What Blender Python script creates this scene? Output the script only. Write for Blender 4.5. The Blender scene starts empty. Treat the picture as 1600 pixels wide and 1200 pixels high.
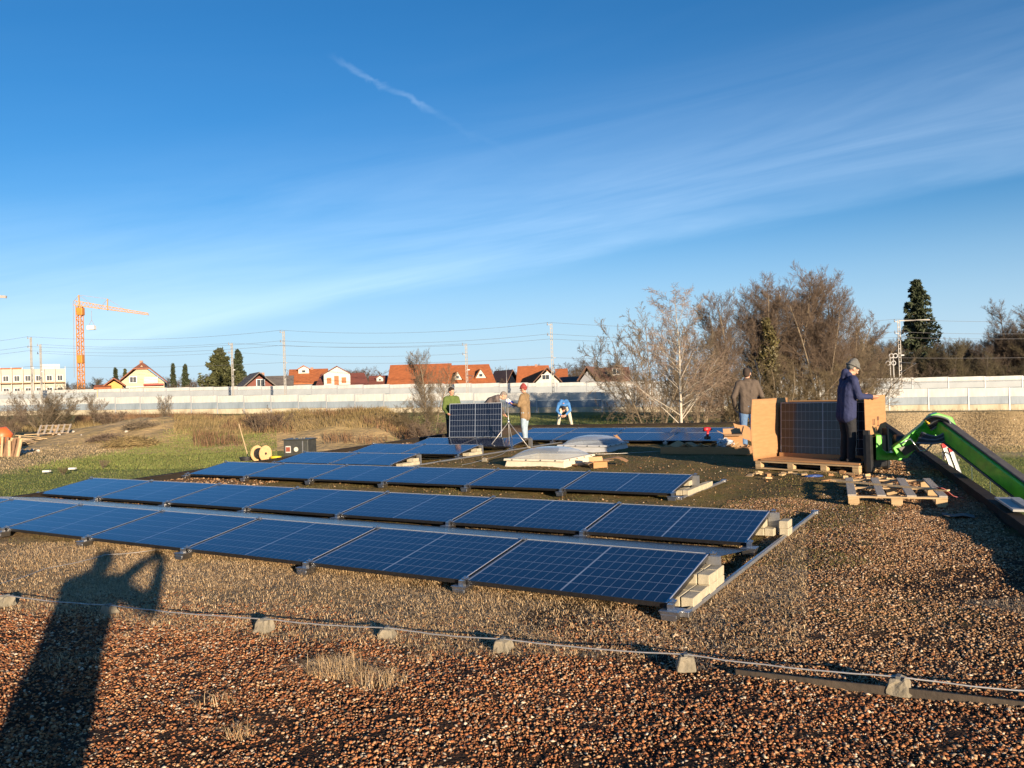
import bpy, bmesh, math, random
import numpy as np
from mathutils import Vector, Matrix, Euler
rad = math.radians
SC = bpy.context.scene
COL = SC.collection
# ------------------------------------------------------------------ camera
CAM_H = 1.673; FPX = 1260.35; PITCH = rad(0.3513); ROLL = rad(1.8323)
cam_data = bpy.data.cameras.new('camera')
cam_data.sensor_width = 36.0; cam_data.lens = FPX / 1600 * 36
cam_data.clip_start = 0.05; cam_data.clip_end = 6000
cam = bpy.data.objects.new('camera', cam_data); COL.objects.link(cam)
_cp, _sp, _cr, _sr = math.cos(PITCH), math.sin(PITCH), math.cos(ROLL), math.sin(ROLL)
_zc = Vector((0, -_sp, _cp)); _fw = Vector((0, _cp, _sp)); _X = Vector((1, 0, 0))
_R = _X * _cr - _zc * _sr; _U = _X * _sr + _zc * _cr
cam.matrix_world = Matrix(((_R.x, _U.x, -_fw.x, 0), (_R.y, _U.y, -_fw.y, 0), (_R.z, _U.z, -_fw.z, CAM_H), (0, 0, 0, 1)))
SC.camera = cam
# ------------------------------------------------------------------ sun and sky
SUN_EL = rad(9.8); SUN_TRAVEL = rad(24.0)          # light travels forward and 24 degrees towards -x
sun_from = Vector((math.sin(SUN_TRAVEL) * math.cos(SUN_EL), -math.cos(SUN_TRAVEL) * math.cos(SUN_EL), math.sin(SUN_EL)))
sl = bpy.data.lights.new('sun', 'SUN'); sl.energy = 5.0; sl.angle = rad(0.55); sl.color = (1.0, 0.79, 0.55)
so = bpy.data.objects.new('sun', sl); COL.objects.link(so)
so.rotation_euler = (-sun_from).to_track_quat('-Z', 'Y').to_euler(); so.location = (10, -20, 12)
world = bpy.data.worlds.new('World'); SC.world = world; world.use_nodes = True
SC.view_settings.view_transform = 'Standard'; SC.view_settings.look = 'None'
SC.view_settings.exposure = 1.08; SC.view_settings.gamma = 1.0; SC.view_settings.use_curve_mapping = False
SC.cycles.max_bounces = 5; SC.cycles.transparent_max_bounces = 16; SC.cycles.caustics_reflective = False; SC.cycles.caustics_refractive = False

def wnode(nt, kind, **kw):
    n = nt.nodes.new(kind)
    for k, v in kw.items(): setattr(n, k, v)
    return n
def px_ray(px, py):
    u = (px - 800) / FPX; v = (600 - py) / FPX
    d = _fw + _R * u + _U * v
    return d
def build_world():
    nt = world.node_tree; nt.nodes.clear(); L = nt.links.new
    out = wnode(nt, 'ShaderNodeOutputWorld'); bg = wnode(nt, 'ShaderNodeBackground'); L(bg.outputs[0], out.inputs[0])
    bg.inputs[1].default_value = 0.078
    sky = wnode(nt, 'ShaderNodeTexSky', sky_type='NISHITA'); sky.sun_disc = False
    sky.sun_elevation = SUN_EL; sky.sun_rotation = math.atan2(sun_from.x, sun_from.y)
    sky.air_density = 1.0; sky.dust_density = 0.35; sky.ozone_density = 4.4; sky.altitude = 300
    tc = wnode(nt, 'ShaderNodeTexCoord')
    nrm = wnode(nt, 'ShaderNodeVectorMath', operation='NORMALIZE'); L(tc.outputs['Generated'], nrm.inputs[0])
    def dotn(v):
        n = wnode(nt, 'ShaderNodeVectorMath', operation='DOT_PRODUCT'); L(nrm.outputs[0], n.inputs[0]); n.inputs[1].default_value = v
        return n.outputs['Value']
    def ramp(sock, a, b, interp='SMOOTHSTEP'):
        n = wnode(nt, 'ShaderNodeMapRange', interpolation_type=interp); n.clamp = True
        L(sock, n.inputs[0]); n.inputs[1].default_value = a; n.inputs[2].default_value = b; return n.outputs[0]
    def mul(a, b):
        n = wnode(nt, 'ShaderNodeMath', operation='MULTIPLY')
        for i, s in enumerate((a, b)):
            if isinstance(s, (int, float)): n.inputs[i].default_value = s
            else: L(s, n.inputs[i])
        return n.outputs[0]
    def add(a, b):
        n = wnode(nt, 'ShaderNodeMath', operation='ADD'); n.use_clamp = True; L(a, n.inputs[0]); L(b, n.inputs[1]); return n.outputs[0]
    # cirrus lies on a flat layer: stretched noise along the band
    d1 = px_ray(400, 492).normalized(); d2 = px_ray(1600, 262).normalized()
    n = d1.cross(d2).normalized()
    if n.z < 0: n = -n
    along = (d2 - d1).normalized()
    def fib(scale, stretch, detail, off):
        # coordinates: along band / across band
        cv = wnode(nt, 'ShaderNodeCombineXYZ')
        a = mul(dotn(along), scale * stretch); b = mul(dotn(n), scale)
        L(a, cv.inputs[0]); L(b, cv.inputs[1]); cv.inputs[2].default_value = off
        t = wnode(nt, 'ShaderNodeTexNoise'); t.inputs['Scale'].default_value = 1.0; t.inputs['Detail'].default_value = detail
        t.inputs['Roughness'].default_value = 0.6; t.inputs['Distortion'].default_value = 0.6
        L(cv.outputs[0], t.inputs['Vector']); return t.outputs['Fac']
    f1 = fib(16, 0.10, 5, 0.0); f2 = fib(7, 0.22, 3, 3.3); f3 = fib(45, 0.14, 4, 7.1)
    wob = wnode(nt, 'ShaderNodeMath', operation='MULTIPLY_ADD'); L(f2, wob.inputs[0]); wob.inputs[1].default_value = 0.05; 
    L(dotn(n), wob.inputs[2])
    wob2 = wnode(nt, 'ShaderNodeMath', operation='MULTIPLY_ADD'); L(f3, wob2.inputs[0]); wob2.inputs[1].default_value = 0.012; L(wob.outputs[0], wob2.inputs[2])
    x = wob2.outputs[0]
    band = mul(mul(ramp(x, 0.018, 0.040), ramp(x, 0.26, 0.03)), add(mul(ramp(f1, 0.15, 0.85), 0.85), mul(f3, 0.25)))
    veil = mul(mul(ramp(x, 0.03, 0.09), ramp(x, 0.55, 0.10)), mul(ramp(f2, 0.32, 0.70), add(mul(f1, 0.6), mul(f3, 0.3))))
    # remains of a contrail
    e1 = px_ray(505, 82).normalized(); e2 = px_ray(935, 318).normalized(); m = e1.cross(e2).normalized(); ev = (e2 - e1).normalized()
    cx = wnode(nt, 'ShaderNodeMath', operation='MULTIPLY_ADD'); L(fib(26, 1.0, 3, 1.7), cx.inputs[0]); cx.inputs[1].default_value = 0.026; L(dotn(m), cx.inputs[2])
    cab = wnode(nt, 'ShaderNodeMath', operation='SUBTRACT'); L(cx.outputs[0], cab.inputs[0]); cab.inputs[1].default_value = 0.013
    cabs = wnode(nt, 'ShaderNodeMath', operation='ABSOLUTE'); L(cab.outputs[0], cabs.inputs[0])
    s0 = e1.dot(ev); s1 = e2.dot(ev); ss = dotn(ev)
    ds = s1 - s0
    trail = mul(mul(ramp(cabs.outputs[0], 0.0060, 0.0003), add(mul(mul(ramp(ss, s0, s0 + 0.14 * ds), ramp(ss, s0 + 0.46 * ds, s0 + 0.22 * ds)), 0.9), mul(mul(ramp(ss, s0, s0 + 0.2 * ds), ramp(ss, s1, s0 + 0.3 * ds)), 0.16))), ramp(f3, 0.15, 0.8))
    mask = add(add(mul(band, 0.25), mul(veil, 0.03)), mul(trail, 0.15))
    up = dotn((0, 0, 1))
    lowveil = mul(ramp(up, 0.22, 0.0), 0.10)
    hz_ = wnode(nt, 'ShaderNodeMixRGB'); L(mul(ramp(up, 0.24, -0.02), 0.78), hz_.inputs[0]); hs_ = wnode(nt, 'ShaderNodeHueSaturation'); hs_.inputs['Saturation'].default_value = 1.14; L(sky.outputs[0], hs_.inputs['Color']); L(hs_.outputs[0], hz_.inputs[1]); hz_.inputs[2].default_value = (3.3, 4.5, 5.9, 1)
    mask = add(mask, mul(lowveil, add(mul(f1, 0.7), mul(f2, 0.5))))
    mix = wnode(nt, 'ShaderNodeMixRGB'); L(mask, mix.inputs[0]); L(hz_.outputs[0], mix.inputs[1]); mix.inputs[2].default_value = (7.4, 8.8, 10.0, 1)
    L(mix.outputs[0], bg.inputs[0])
build_world()

# ------------------------------------------------------------------ helpers
def px_ground(px, py, z=0.0):
    d = px_ray(px, py); t = (z - CAM_H) / d.z
    return Vector((d.x * t, d.y * t, z))
def px_at(px, py, dist):
    d = px_ray(px, py); t = dist / d.y
    return Vector((d.x * t, dist, CAM_H + d.z * t))
def zg(x, y=0):
    return -1.38 - 2.2 * math.tanh(x / 98.0)

MATS = {}
def mat(name, c1, c2=None, scale=8.0, rough=0.7, metal=0.0, bump=0.0, bscale=None, spec=0.5, detail=4, island=None, dist=0.02, stretch=None, coat=0.0, c3=None):
    """procedural material: two (three) base colours mixed by noise, optional per-piece variation and fine relief"""
    if name in MATS: return MATS[name]
    m = bpy.data.materials.new(name); m.use_nodes = True; nt = m.node_tree; L = nt.links.new
    b = nt.nodes['Principled BSDF']; b.inputs['Roughness'].default_value = rough; b.inputs['Metallic'].default_value = metal
    b.inputs['Specular IOR Level'].default_value = spec
    if coat: b.inputs['Coat Weight'].default_value = coat; b.inputs['Coat Roughness'].default_value = 0.06
    c2 = c2 or tuple(min(1, c * 0.72) for c in c1)
    tc = nt.nodes.new('ShaderNodeNewGeometry')
    vec = tc.outputs['Position']
    tcs = nt.nodes.new('ShaderNodeTexCoord'); vec = tcs.outputs['Object']
    if stretch:
        mp = nt.nodes.new('ShaderNodeMapping'); mp.inputs['Scale'].default_value = stretch; L(vec, mp.inputs[0]); vec = mp.outputs[0]
    nz = nt.nodes.new('ShaderNodeTexNoise'); nz.inputs['Scale'].default_value = scale; nz.inputs['Detail'].default_value = detail
    nz.inputs['Roughness'].default_value = 0.62; L(vec, nz.inputs['Vector'])
    mr = nt.nodes.new('ShaderNodeMapRange'); mr.inputs[1].default_value = 0.32; mr.inputs[2].default_value = 0.68; L(nz.outputs['Fac'], mr.inputs[0])
    mx = nt.nodes.new('ShaderNodeMixRGB'); mx.inputs[1].default_value = (*c1, 1); mx.inputs[2].default_value = (*c2, 1); L(mr.outputs[0], mx.inputs[0])
    col = mx.outputs[0]
    if island is not None:
        g = nt.nodes.new('ShaderNodeNewGeometry')
        rp = nt.nodes.new('ShaderNodeValToRGB'); el = rp.color_ramp.elements
        rp.color_ramp.interpolation = 'LINEAR'
        el[0].position = 0; el[0].color = (*island[0], 1); el[1].position = 1; el[1].color = (*island[-1], 1)
        for i, c in enumerate(island[1:-1]):
            e = el.new((i + 1) / (len(island) - 1)); e.color = (*c, 1)
        L(g.outputs['Random Per Island'], rp.inputs[0])
        m2 = nt.nodes.new('ShaderNodeMixRGB'); m2.blend_type = 'MULTIPLY'; m2.inputs[0].default_value = 1.0
        L(rp.outputs[0], m2.inputs[1])
        mm = nt.nodes.new('ShaderNodeMapRange'); mm.inputs[1].default_value = 0.3; mm.inputs[2].default_value = 0.7; mm.inputs[3].default_value = 0.72; mm.inputs[4].default_value = 1.18
        L(nz.outputs['Fac'], mm.inputs[0]); L(mm.outputs[0], m2.inputs[2]); col = m2.outputs[0]
    L(col, b.inputs['Base Color'])
    if bump:
        n2 = nt.nodes.new('ShaderNodeTexNoise'); n2.inputs['Scale'].default_value = bscale or scale * 5; n2.inputs['Detail'].default_value = 5; L(vec, n2.inputs['Vector'])
        bp = nt.nodes.new('ShaderNodeBump'); bp.inputs['Strength'].default_value = bump; bp.inputs['Distance'].default_value = dist
        L(n2.outputs['Fac'], bp.inputs['Height']); L(bp.outputs[0], b.inputs['Normal'])
    MATS[name] = m; return m

class MB:
    """collects shapes, builds ONE mesh object"""
    def __init__(s): s.v = []; s.f = []
    def add(s, vs, fs):
        o = len(s.v); s.v += [tuple(p) for p in vs]; s.f += [tuple(i + o for i in f) for f in fs]; return s
    def box(s, c, size, rot=None, taper=None):
        x, y, z = (k / 2 for k in size); tx, ty = taper or (1, 1)
        vs = [Vector((-x, -y, -z)), Vector((x, -y, -z)), Vector((x, y, -z)), Vector((-x, y, -z)),
              Vector((-x * tx, -y * ty, z)), Vector((x * tx, -y * ty, z)), Vector((x * tx, y * ty, z)), Vector((-x * tx, y * ty, z))]
        if rot is not None:
            M = rot if isinstance(rot, Matrix) else Euler(rot).to_matrix()
            vs = [M @ p for p in vs]
        c = Vector(c); vs = [p + c for p in vs]
        return s.add(vs, [(3, 2, 1, 0), (4, 5, 6, 7), (0, 1, 5, 4), (1, 2, 6, 5), (2, 3, 7, 6), (3, 0, 4, 7)])
    def bar(s, p0, p1, w, h, up=(0, 0, 1)):
        p0, p1 = Vector(p0), Vector(p1); d = (p1 - p0); L = d.length; d.normalize()
        u = Vector(up); r = d.cross(u)
        if r.length < 1e-4: r = d.cross(Vector((1, 0, 0)))
        r.normalize(); u = r.cross(d)
        M = Matrix((r, d, u)).transposed()
        return s.box((p0 + p1) / 2, (w, L, h), M)
    def tube(s, pts, radii, n=6, cap=True):
        pts = [Vector(p) for p in pts]
        if isinstance(radii, (int, float)): radii = [radii] * len(pts)
        vs = []; fs = []; ref = None
        for i, p in enumerate(pts):
            d = (pts[min(i + 1, len(pts) - 1)] - pts[max(i - 1, 0)])
            if d.length < 1e-9: d = Vector((0, 0, 1))
            d.normalize()
            if ref is None: ref = d.orthogonal().normalized()
            ref = (ref - d * ref.dot(d))
            if ref.length < 1e-6: ref = d.orthogonal()
            ref.normalize(); b = d.cross(ref)
            for k in range(n):
                a = 2 * math.pi * k / n
                vs.append(p + (ref * math.cos(a) + b * math.sin(a)) * radii[i])
        m = len(pts)
        for i in range(m - 1):
            for k in range(n):
                k2 = (k + 1) % n
                fs.append((i * n + k, i * n + k2, (i + 1) * n + k2, (i + 1) * n + k))
        if cap:
            fs.append(tuple(range(n - 1, -1, -1))); fs.append(tuple((m - 1) * n + k for k in range(n)))
        return s.add(vs, fs)
    def prism(s, poly, ext):
        """polygon of 3-D points pushed along ext"""
        n = len(poly); e = Vector(ext); P = [Vector(p) for p in poly]
        fs = [tuple(range(n - 1, -1, -1)), tuple(range(n, 2 * n))] + [(i, (i + 1) % n, n + (i + 1) % n, n + i) for i in range(n)]
        return s.add(P + [p + e for p in P], fs)
    def ball(s, c, r, nu=10, nv=6, M=None):
        vs = []; fs = []; c = Vector(c); r = Vector(r) if not isinstance(r, (int, float)) else Vector((r, r, r))
        for j in range(nv + 1):
            t = math.pi * j / nv
            for i in range(nu):
                a = 2 * math.pi * i / nu
                p = Vector((r.x * math.sin(t) * math.cos(a), r.y * math.sin(t) * math.sin(a), r.z * math.cos(t)))
                vs.append(c + (M @ p if M else p))
        for j in range(nv):
            for i in range(nu):
                i2 = (i + 1) % nu
                fs.append((j * nu + i, (j + 1) * nu + i, (j + 1) * nu + i2, j * nu + i2))
        return s.add(vs, fs)
    def mesh(s, name, smooth=False):
        me = bpy.data.meshes.new(name); me.from_pydata(s.v, [], s.f); me.validate(); me.update()
        bm = bmesh.new(); bm.from_mesh(me); bmesh.ops.recalc_face_normals(bm, faces=bm.faces); bm.to_mesh(me); bm.free()
        if smooth:
            me.polygons.foreach_set('use_smooth', [True] * len(me.polygons))
        return me
    def build(s, name, m, parent=None, smooth=False, bevel=0.0, M=None):
        o = link(name, s.mesh(name, smooth), m, parent)
        if M is not None: o.matrix_local = M
        if bevel:
            bv = o.modifiers.new('bevel', 'BEVEL'); bv.width = bevel; bv.segments = 2; bv.limit_method = 'ANGLE'
        return o
def link(name, me, m=None, parent=None):
    o = bpy.data.objects.new(name, me); COL.objects.link(o)
    if m is not None and len(me.materials) == 0: me.materials.append(m)
    if parent is not None: o.parent = parent
    return o
def tag(o, label=None, cat=None, group=None, kind=None):
    if label: o['label'] = label
    if cat: o['category'] = cat
    if group: o['group'] = group
    if kind: o['kind'] = kind
    return o
def thing(name, label, cat, loc=(0, 0, 0), rotz=0.0, group=None):
    o = bpy.data.objects.new(name, None); COL.objects.link(o); o.empty_display_size = 0.1
    o.location = loc; o.rotation_euler = (0, 0, rotz)
    return tag(o, label, cat, group)
def np_mesh(name, verts, faces, m=None, parent=None, smooth=False):
    """fast mesh from numpy arrays (all faces the same size)"""
    me = bpy.data.meshes.new(name); nv = len(verts); nf, k = faces.shape
    me.vertices.add(nv); me.vertices.foreach_set('co', np.asarray(verts, np.float32).ravel())
    me.loops.add(nf * k); me.loops.foreach_set('vertex_index', np.asarray(faces, np.int32).ravel())
    me.polygons.add(nf); me.polygons.foreach_set('loop_start', np.arange(0, nf * k, k, dtype=np.int32))
    me.update(calc_edges=True)
    if smooth: me.polygons.foreach_set('use_smooth', np.ones(nf, bool))
    return link(name, me, m, parent)
ORD = ['first', 'second', 'third', 'fourth', 'fifth', 'sixth', 'seventh', 'eighth', 'ninth', 'tenth']
RNG = np.random.default_rng(7)
# ------------------------------------------------------------------ axes of the building (b) and of the panel rows (r)
BY = rad(-21.0); bxv = Vector((math.cos(BY), math.sin(BY), 0)); byv = Vector((-math.sin(BY), math.cos(BY), 0))
RY = rad(-30.814); rxv = Vector((math.cos(RY), math.sin(RY), 0)); ryv = Vector((-math.sin(RY), math.cos(RY), 0))
def B(s, t, z=0.0): return bxv * s + byv * t + Vector((0, 0, z))
SL, SR, T0, T1 = -13.0, 2.0, -7.0, 32.3        # roof extents in building axes

# ------------------------------------------------------------------ ground sheet
def ground_material():
    m = bpy.data.materials.new('ground_land'); m.use_nodes = True; nt = m.node_tree; L = nt.links.new
    b = nt.nodes['Principled BSDF']; b.inputs['Roughness'].default_value = 0.9; b.inputs['Specular IOR Level'].default_value = 0.15
    g = nt.nodes.new('ShaderNodeNewGeometry'); sp = nt.nodes.new('ShaderNodeSeparateXYZ'); L(g.outputs['Position'], sp.inputs[0])
    def noise(sc, det=5, st=None):
        n = nt.nodes.new('ShaderNodeTexNoise'); n.inputs['Scale'].default_value = sc; n.inputs['Detail'].default_value = det; n.inputs['Roughness'].default_value = 0.65
        if st:
            mp = nt.nodes.new('ShaderNodeMapping'); mp.inputs['Scale'].default_value = st; L(g.outputs['Position'], mp.inputs[0]); L(mp.outputs[0], n.inputs['Vector'])
        else: L(g.outputs['Position'], n.inputs['Vector'])
        return n.outputs['Fac']
    def mapr(s, a, b_, c=0, d=1):
        n = nt.nodes.new('ShaderNodeMapRange'); n.interpolation_type = 'SMOOTHSTEP'; L(s, n.inputs[0]); n.inputs[1].default_value = a; n.inputs[2].default_value = b_; n.inputs[3].default_value = c; n.inputs[4].default_value = d; return n.outputs[0]
    def mix(f, a, c):
        n = nt.nodes.new('ShaderNodeMixRGB')
        for i, s in zip((0, 1, 2), (f, a, c)):
            if isinstance(s, tuple): n.inputs[i].default_value = (*s, 1)
            elif isinstance(s, float): n.inputs[i].default_value = s
            else: L(s, n.inputs[i])
        return n.outputs[0]
    def math_(op, a, c):
        n = nt.nodes.new('ShaderNodeMath'); n.operation = op
        for i, s in enumerate((a, c)):
            if isinstance(s, (int, float)): n.inputs[i].default_value = s
            else: L(s, n.inputs[i])
        return n.outputs[0]
    lawn = mix(mapr(noise(0.35), 0.35, 0.65), (0.13, 0.17, 0.036), (0.18, 0.20, 0.05))
    lawn = mix(mapr(noise(3.0, 6, (1, 0.25, 1)), 0.45, 0.75), lawn, (0.24, 0.21, 0.08))
    field = mix(mapr(noise(0.8, 8, (0.35, 1.0, 1.0)), 0.38, 0.62), (0.46, 0.34, 0.20), (0.33, 0.25, 0.14))
    field = mix(mapr(noise(5.0, 6), 0.5, 0.75), field, (0.52, 0.40, 0.25))
    dry = mix(mapr(noise(0.6, 7), 0.35, 0.65), (0.40, 0.285, 0.14), (0.25, 0.19, 0.08))
    dry = mix(mapr(noise(0.25), 0.52, 0.62), dry, (0.11, 0.125, 0.035))
    # field: forward of the near lawn on the +x side
    fx = math_('ADD', sp.outputs[0], math_('MULTIPLY', noise(0.3), 3.0))
    fy = math_('ADD', sp.outputs[1], math_('ADD', math_('MULTIPLY', sp.outputs[0], 0.38), math_('MULTIPLY', noise(0.22), 3.0)))
    fm = math_('MULTIPLY', mapr(fx, 13.0, 18.0), mapr(fy, 42.0, 44.5))
    bank = mapr(sp.outputs[1], 70.0, 84.0)
    far = mapr(sp.outputs[1], 128.0, 150.0)
    # rough dry land on the -x side behind the mown strip
    rx = math_('ADD', sp.outputs[0], math_('MULTIPLY', noise(0.15), 6.0))
    ry = math_('ADD', sp.outputs[1], math_('MULTIPLY', noise(0.2), 7.0))
    fb_ = math_('ADD', math_('SUBTRACT', sp.outputs[1], math_('MULTIPLY', sp.outputs[0], 2.17)), math_('MULTIPLY', noise(0.35), 5.0))
    rm = math_('MULTIPLY', math_('MAXIMUM', mapr(fb_, 82.0, 85.5), mapr(rx, -16.6, -17.8)), mapr(ry, 84.0, 74.0))
    c = mix(fm, lawn, field); c = mix(rm, c, dry)
    c = mix(math_('MULTIPLY', bank, 0.6), c, (0.14, 0.125, 0.05)); c = mix(far, c, (0.10, 0.115, 0.045))
    L(c, b.inputs['Base Color'])
    bp = nt.nodes.new('ShaderNodeBump'); bp.inputs['Strength'].default_value = 0.8; bp.inputs['Distance'].default_value = 0.12
    L(noise(4.5, 8), bp.inputs['Height']); L(bp.outputs[0], b.inputs['Normal'])
    return m
def build_ground():
    ys = np.concatenate([np.linspace(-80, 20, 21), np.linspace(22, 100, 60), np.linspace(104, 300, 30), np.geomspace(320, 3500, 16)])
    xs = np.concatenate([-np.geomspace(160, 3000, 12)[::-1], np.linspace(-150, 150, 121), np.geomspace(160, 3000, 12)])
    X, Y = np.meshgrid(xs, ys); Z = -1.38 - 2.2 * np.tanh(X / 98.0)
    Z = Z + np.where((Y > 22) & (X < 8), 0.05 * np.sin(X * 0.35 + Y * 0.11) + 0.05 * np.sin(Y * 0.29 - X * 0.13), 0)
    nx, ny = len(xs), len(ys); idx = np.arange(nx * ny).reshape(ny, nx)
    F = np.stack([idx[:-1, :-1], idx[:-1, 1:], idx[1:, 1:], idx[1:, :-1]], -1).reshape(-1, 4)
    o = np_mesh('ground', np.stack([X, Y, Z], -1).reshape(-1, 3), F, ground_material(), smooth=True)
    tag(o, kind='structure')
build_ground()

# ------------------------------------------------------------------ the flat-roofed building we stand on
def roof_material():
    m = bpy.data.materials.new('roof_bed'); m.use_nodes = True; nt = m.node_tree; L = nt.links.new
    b = nt.nodes['Principled BSDF']; b.inputs['Roughness'].default_value = 0.92; b.inputs['Specular IOR Level'].default_value = 0.12
    g = nt.nodes.new('ShaderNodeNewGeometry'); P = g.outputs['Position']
    def noise(sc, det=5, rough=0.62):
        n = nt.nodes.new('ShaderNodeTexNoise'); n.inputs['Scale'].default_value = sc; n.inputs['Detail'].default_value = det; n.inputs['Roughness'].default_value = rough; L(P, n.inputs['Vector']); return n.outputs['Fac']
    def dot(v, off=0.0):
        n = nt.nodes.new('ShaderNodeVectorMath'); n.operation = 'DOT_PRODUCT'; L(P, n.inputs[0]); n.inputs[1].default_value = v; return n.outputs['Value']
    def mapr(s, a, b_, c=0, d=1):
        n = nt.nodes.new('ShaderNodeMapRange'); n.interpolation_type = 'SMOOTHSTEP'; L(s, n.inputs[0]); n.inputs[1].default_value = a; n.inputs[2].default_value = b_; n.inputs[3].default_value = c; n.inputs[4].default_value = d; return n.outputs[0]
    def mix(f, a, c):
        n = nt.nodes.new('ShaderNodeMixRGB')
        for i, s in zip((0, 1, 2), (f, a, c)):
            if isinstance(s, tuple): n.inputs[i].default_value = (*s, 1)
            else: L(s, n.inputs[i])
        return n.outputs[0]
    def mth(op, a, c):
        n = nt.nodes.new('ShaderNodeMath'); n.operation = op
        for i, s in enumerate((a, c)):
            if isinstance(s, (int, float)): n.inputs[i].default_value = s
            else: L(s, n.inputs[i])
        return n.outputs[0]
    vor = nt.nodes.new('ShaderNodeTexVoronoi'); vor.inputs['Scale'].default_value = 58; L(P, vor.inputs['Vector'])
    vsep = nt.nodes.new('ShaderNodeSeparateColor'); L(vor.outputs['Color'], vsep.inputs[0])
    rp = nt.nodes.new('ShaderNodeValToRGB'); L(vsep.outputs[0], rp.inputs[0]); el = rp.color_ramp.elements
    el[0].position = 0; el[0].color = (0.05, 0.03, 0.02, 1); el[1].position = 1; el[1].color = (0.46, 0.38, 0.27, 1)
    for p, c in ((0.35, (0.20, 0.085, 0.04, 1)), (0.65, (0.30, 0.16, 0.085, 1)), (0.85, (0.36, 0.24, 0.14, 1))):
        e = el.new(p); e.color = c
    gravel = rp.outputs[0]
    moss = mix(mapr(noise(9, 6), 0.36, 0.62), (0.15, 0.112, 0.040), (0.24, 0.17, 0.07))
    moss = mix(mapr(noise(2.2, 4), 0.45, 0.7), moss, (0.17, 0.155, 0.045))
    moss = mix(mapr(noise(45, 4), 0.54, 0.70), moss, (0.36, 0.25, 0.13))
    soil = mix(mapr(noise(22, 5), 0.4, 0.62), (0.30, 0.205, 0.11), (0.17, 0.11, 0.06))
    tb = mth('ADD', dot(tuple(byv)), mth('MULTIPLY', noise(0.7), 2.2)); sb = mth('ADD', dot(tuple(bxv)), mth('MULTIPLY', noise(0.9), 2.0))
    rs = mth('ADD', dot(tuple(rxv)), mth('MULTIPLY', noise(1.1), 1.6))
    # moss field: forward of the second row, between the gravel margins
    mm = mth('MULTIPLY', mapr(tb, 9.2, 11.0), mth('MULTIPLY', mapr(sb, SL + 2.6, SL + 3.6), mapr(sb, 1.2, -0.1)))
    near = mth('MULTIPLY', mapr(rs, -3.3, -2.4), mth('MULTIPLY', mapr(rs, -0.4, -1.6), mapr(tb, 6.4, 8.0)))   # moss beside the rail
    mm = mth('MAXIMUM', mm, mth('MULTIPLY', near, mapr(noise(1.6), 0.38, 0.55)))
    patch = mth('MULTIPLY', mapr(noise(0.55, 4), 0.50, 0.62), mapr(tb, 6.4, 7.6))
    dark = mix(mapr(noise(20, 5), 0.4, 0.62), (0.075, 0.042, 0.025), (0.035, 0.022, 0.015))  # bed darkened under the chips: shade in their gaps put into the colour
    straw = mix(mapr(noise(14, 6), 0.36, 0.64), (0.44, 0.32, 0.18), (0.25, 0.17, 0.09))
    far_ = mix(mapr(noise(1.3, 5), 0.4, 0.6), gravel, soil)
    sz = mth('MULTIPLY', mapr(tb, 5.6, 6.2), mapr(rs, -2.0, -2.9))
    base = mix(mapr(tb, 11.0, 13.0), mix(sz, dark, straw), far_)
    c = mix(mth('MAXIMUM', mm, mth('MULTIPLY', patch, 0.6)), base, moss)
    L(c, b.inputs['Base Color'])
    bp = nt.nodes.new('ShaderNodeBump'); bp.inputs['Strength'].default_value = 1.0; bp.inputs['Distance'].default_value = 0.035
    hh = mth('ADD', mth('MULTIPLY', vor.outputs['Distance'], -0.9), mth('MULTIPLY', noise(26, 7, 0.7), 1.2)); L(hh, bp.inputs['Height']); L(bp.outputs[0], b.inputs['Normal'])
    return m
def roof_h(x, y):
    """gentle unevenness of the planted roof bed (numpy)"""
    return 0.018 * np.sin(x * 1.7 + 0.6 * y) * np.cos(y * 1.3 - 0.4 * x) + 0.010 * np.sin(x * 4.1 - y * 2.3) + 0.006 * np.sin(7.3 * x + 5.1 * y)
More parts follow.
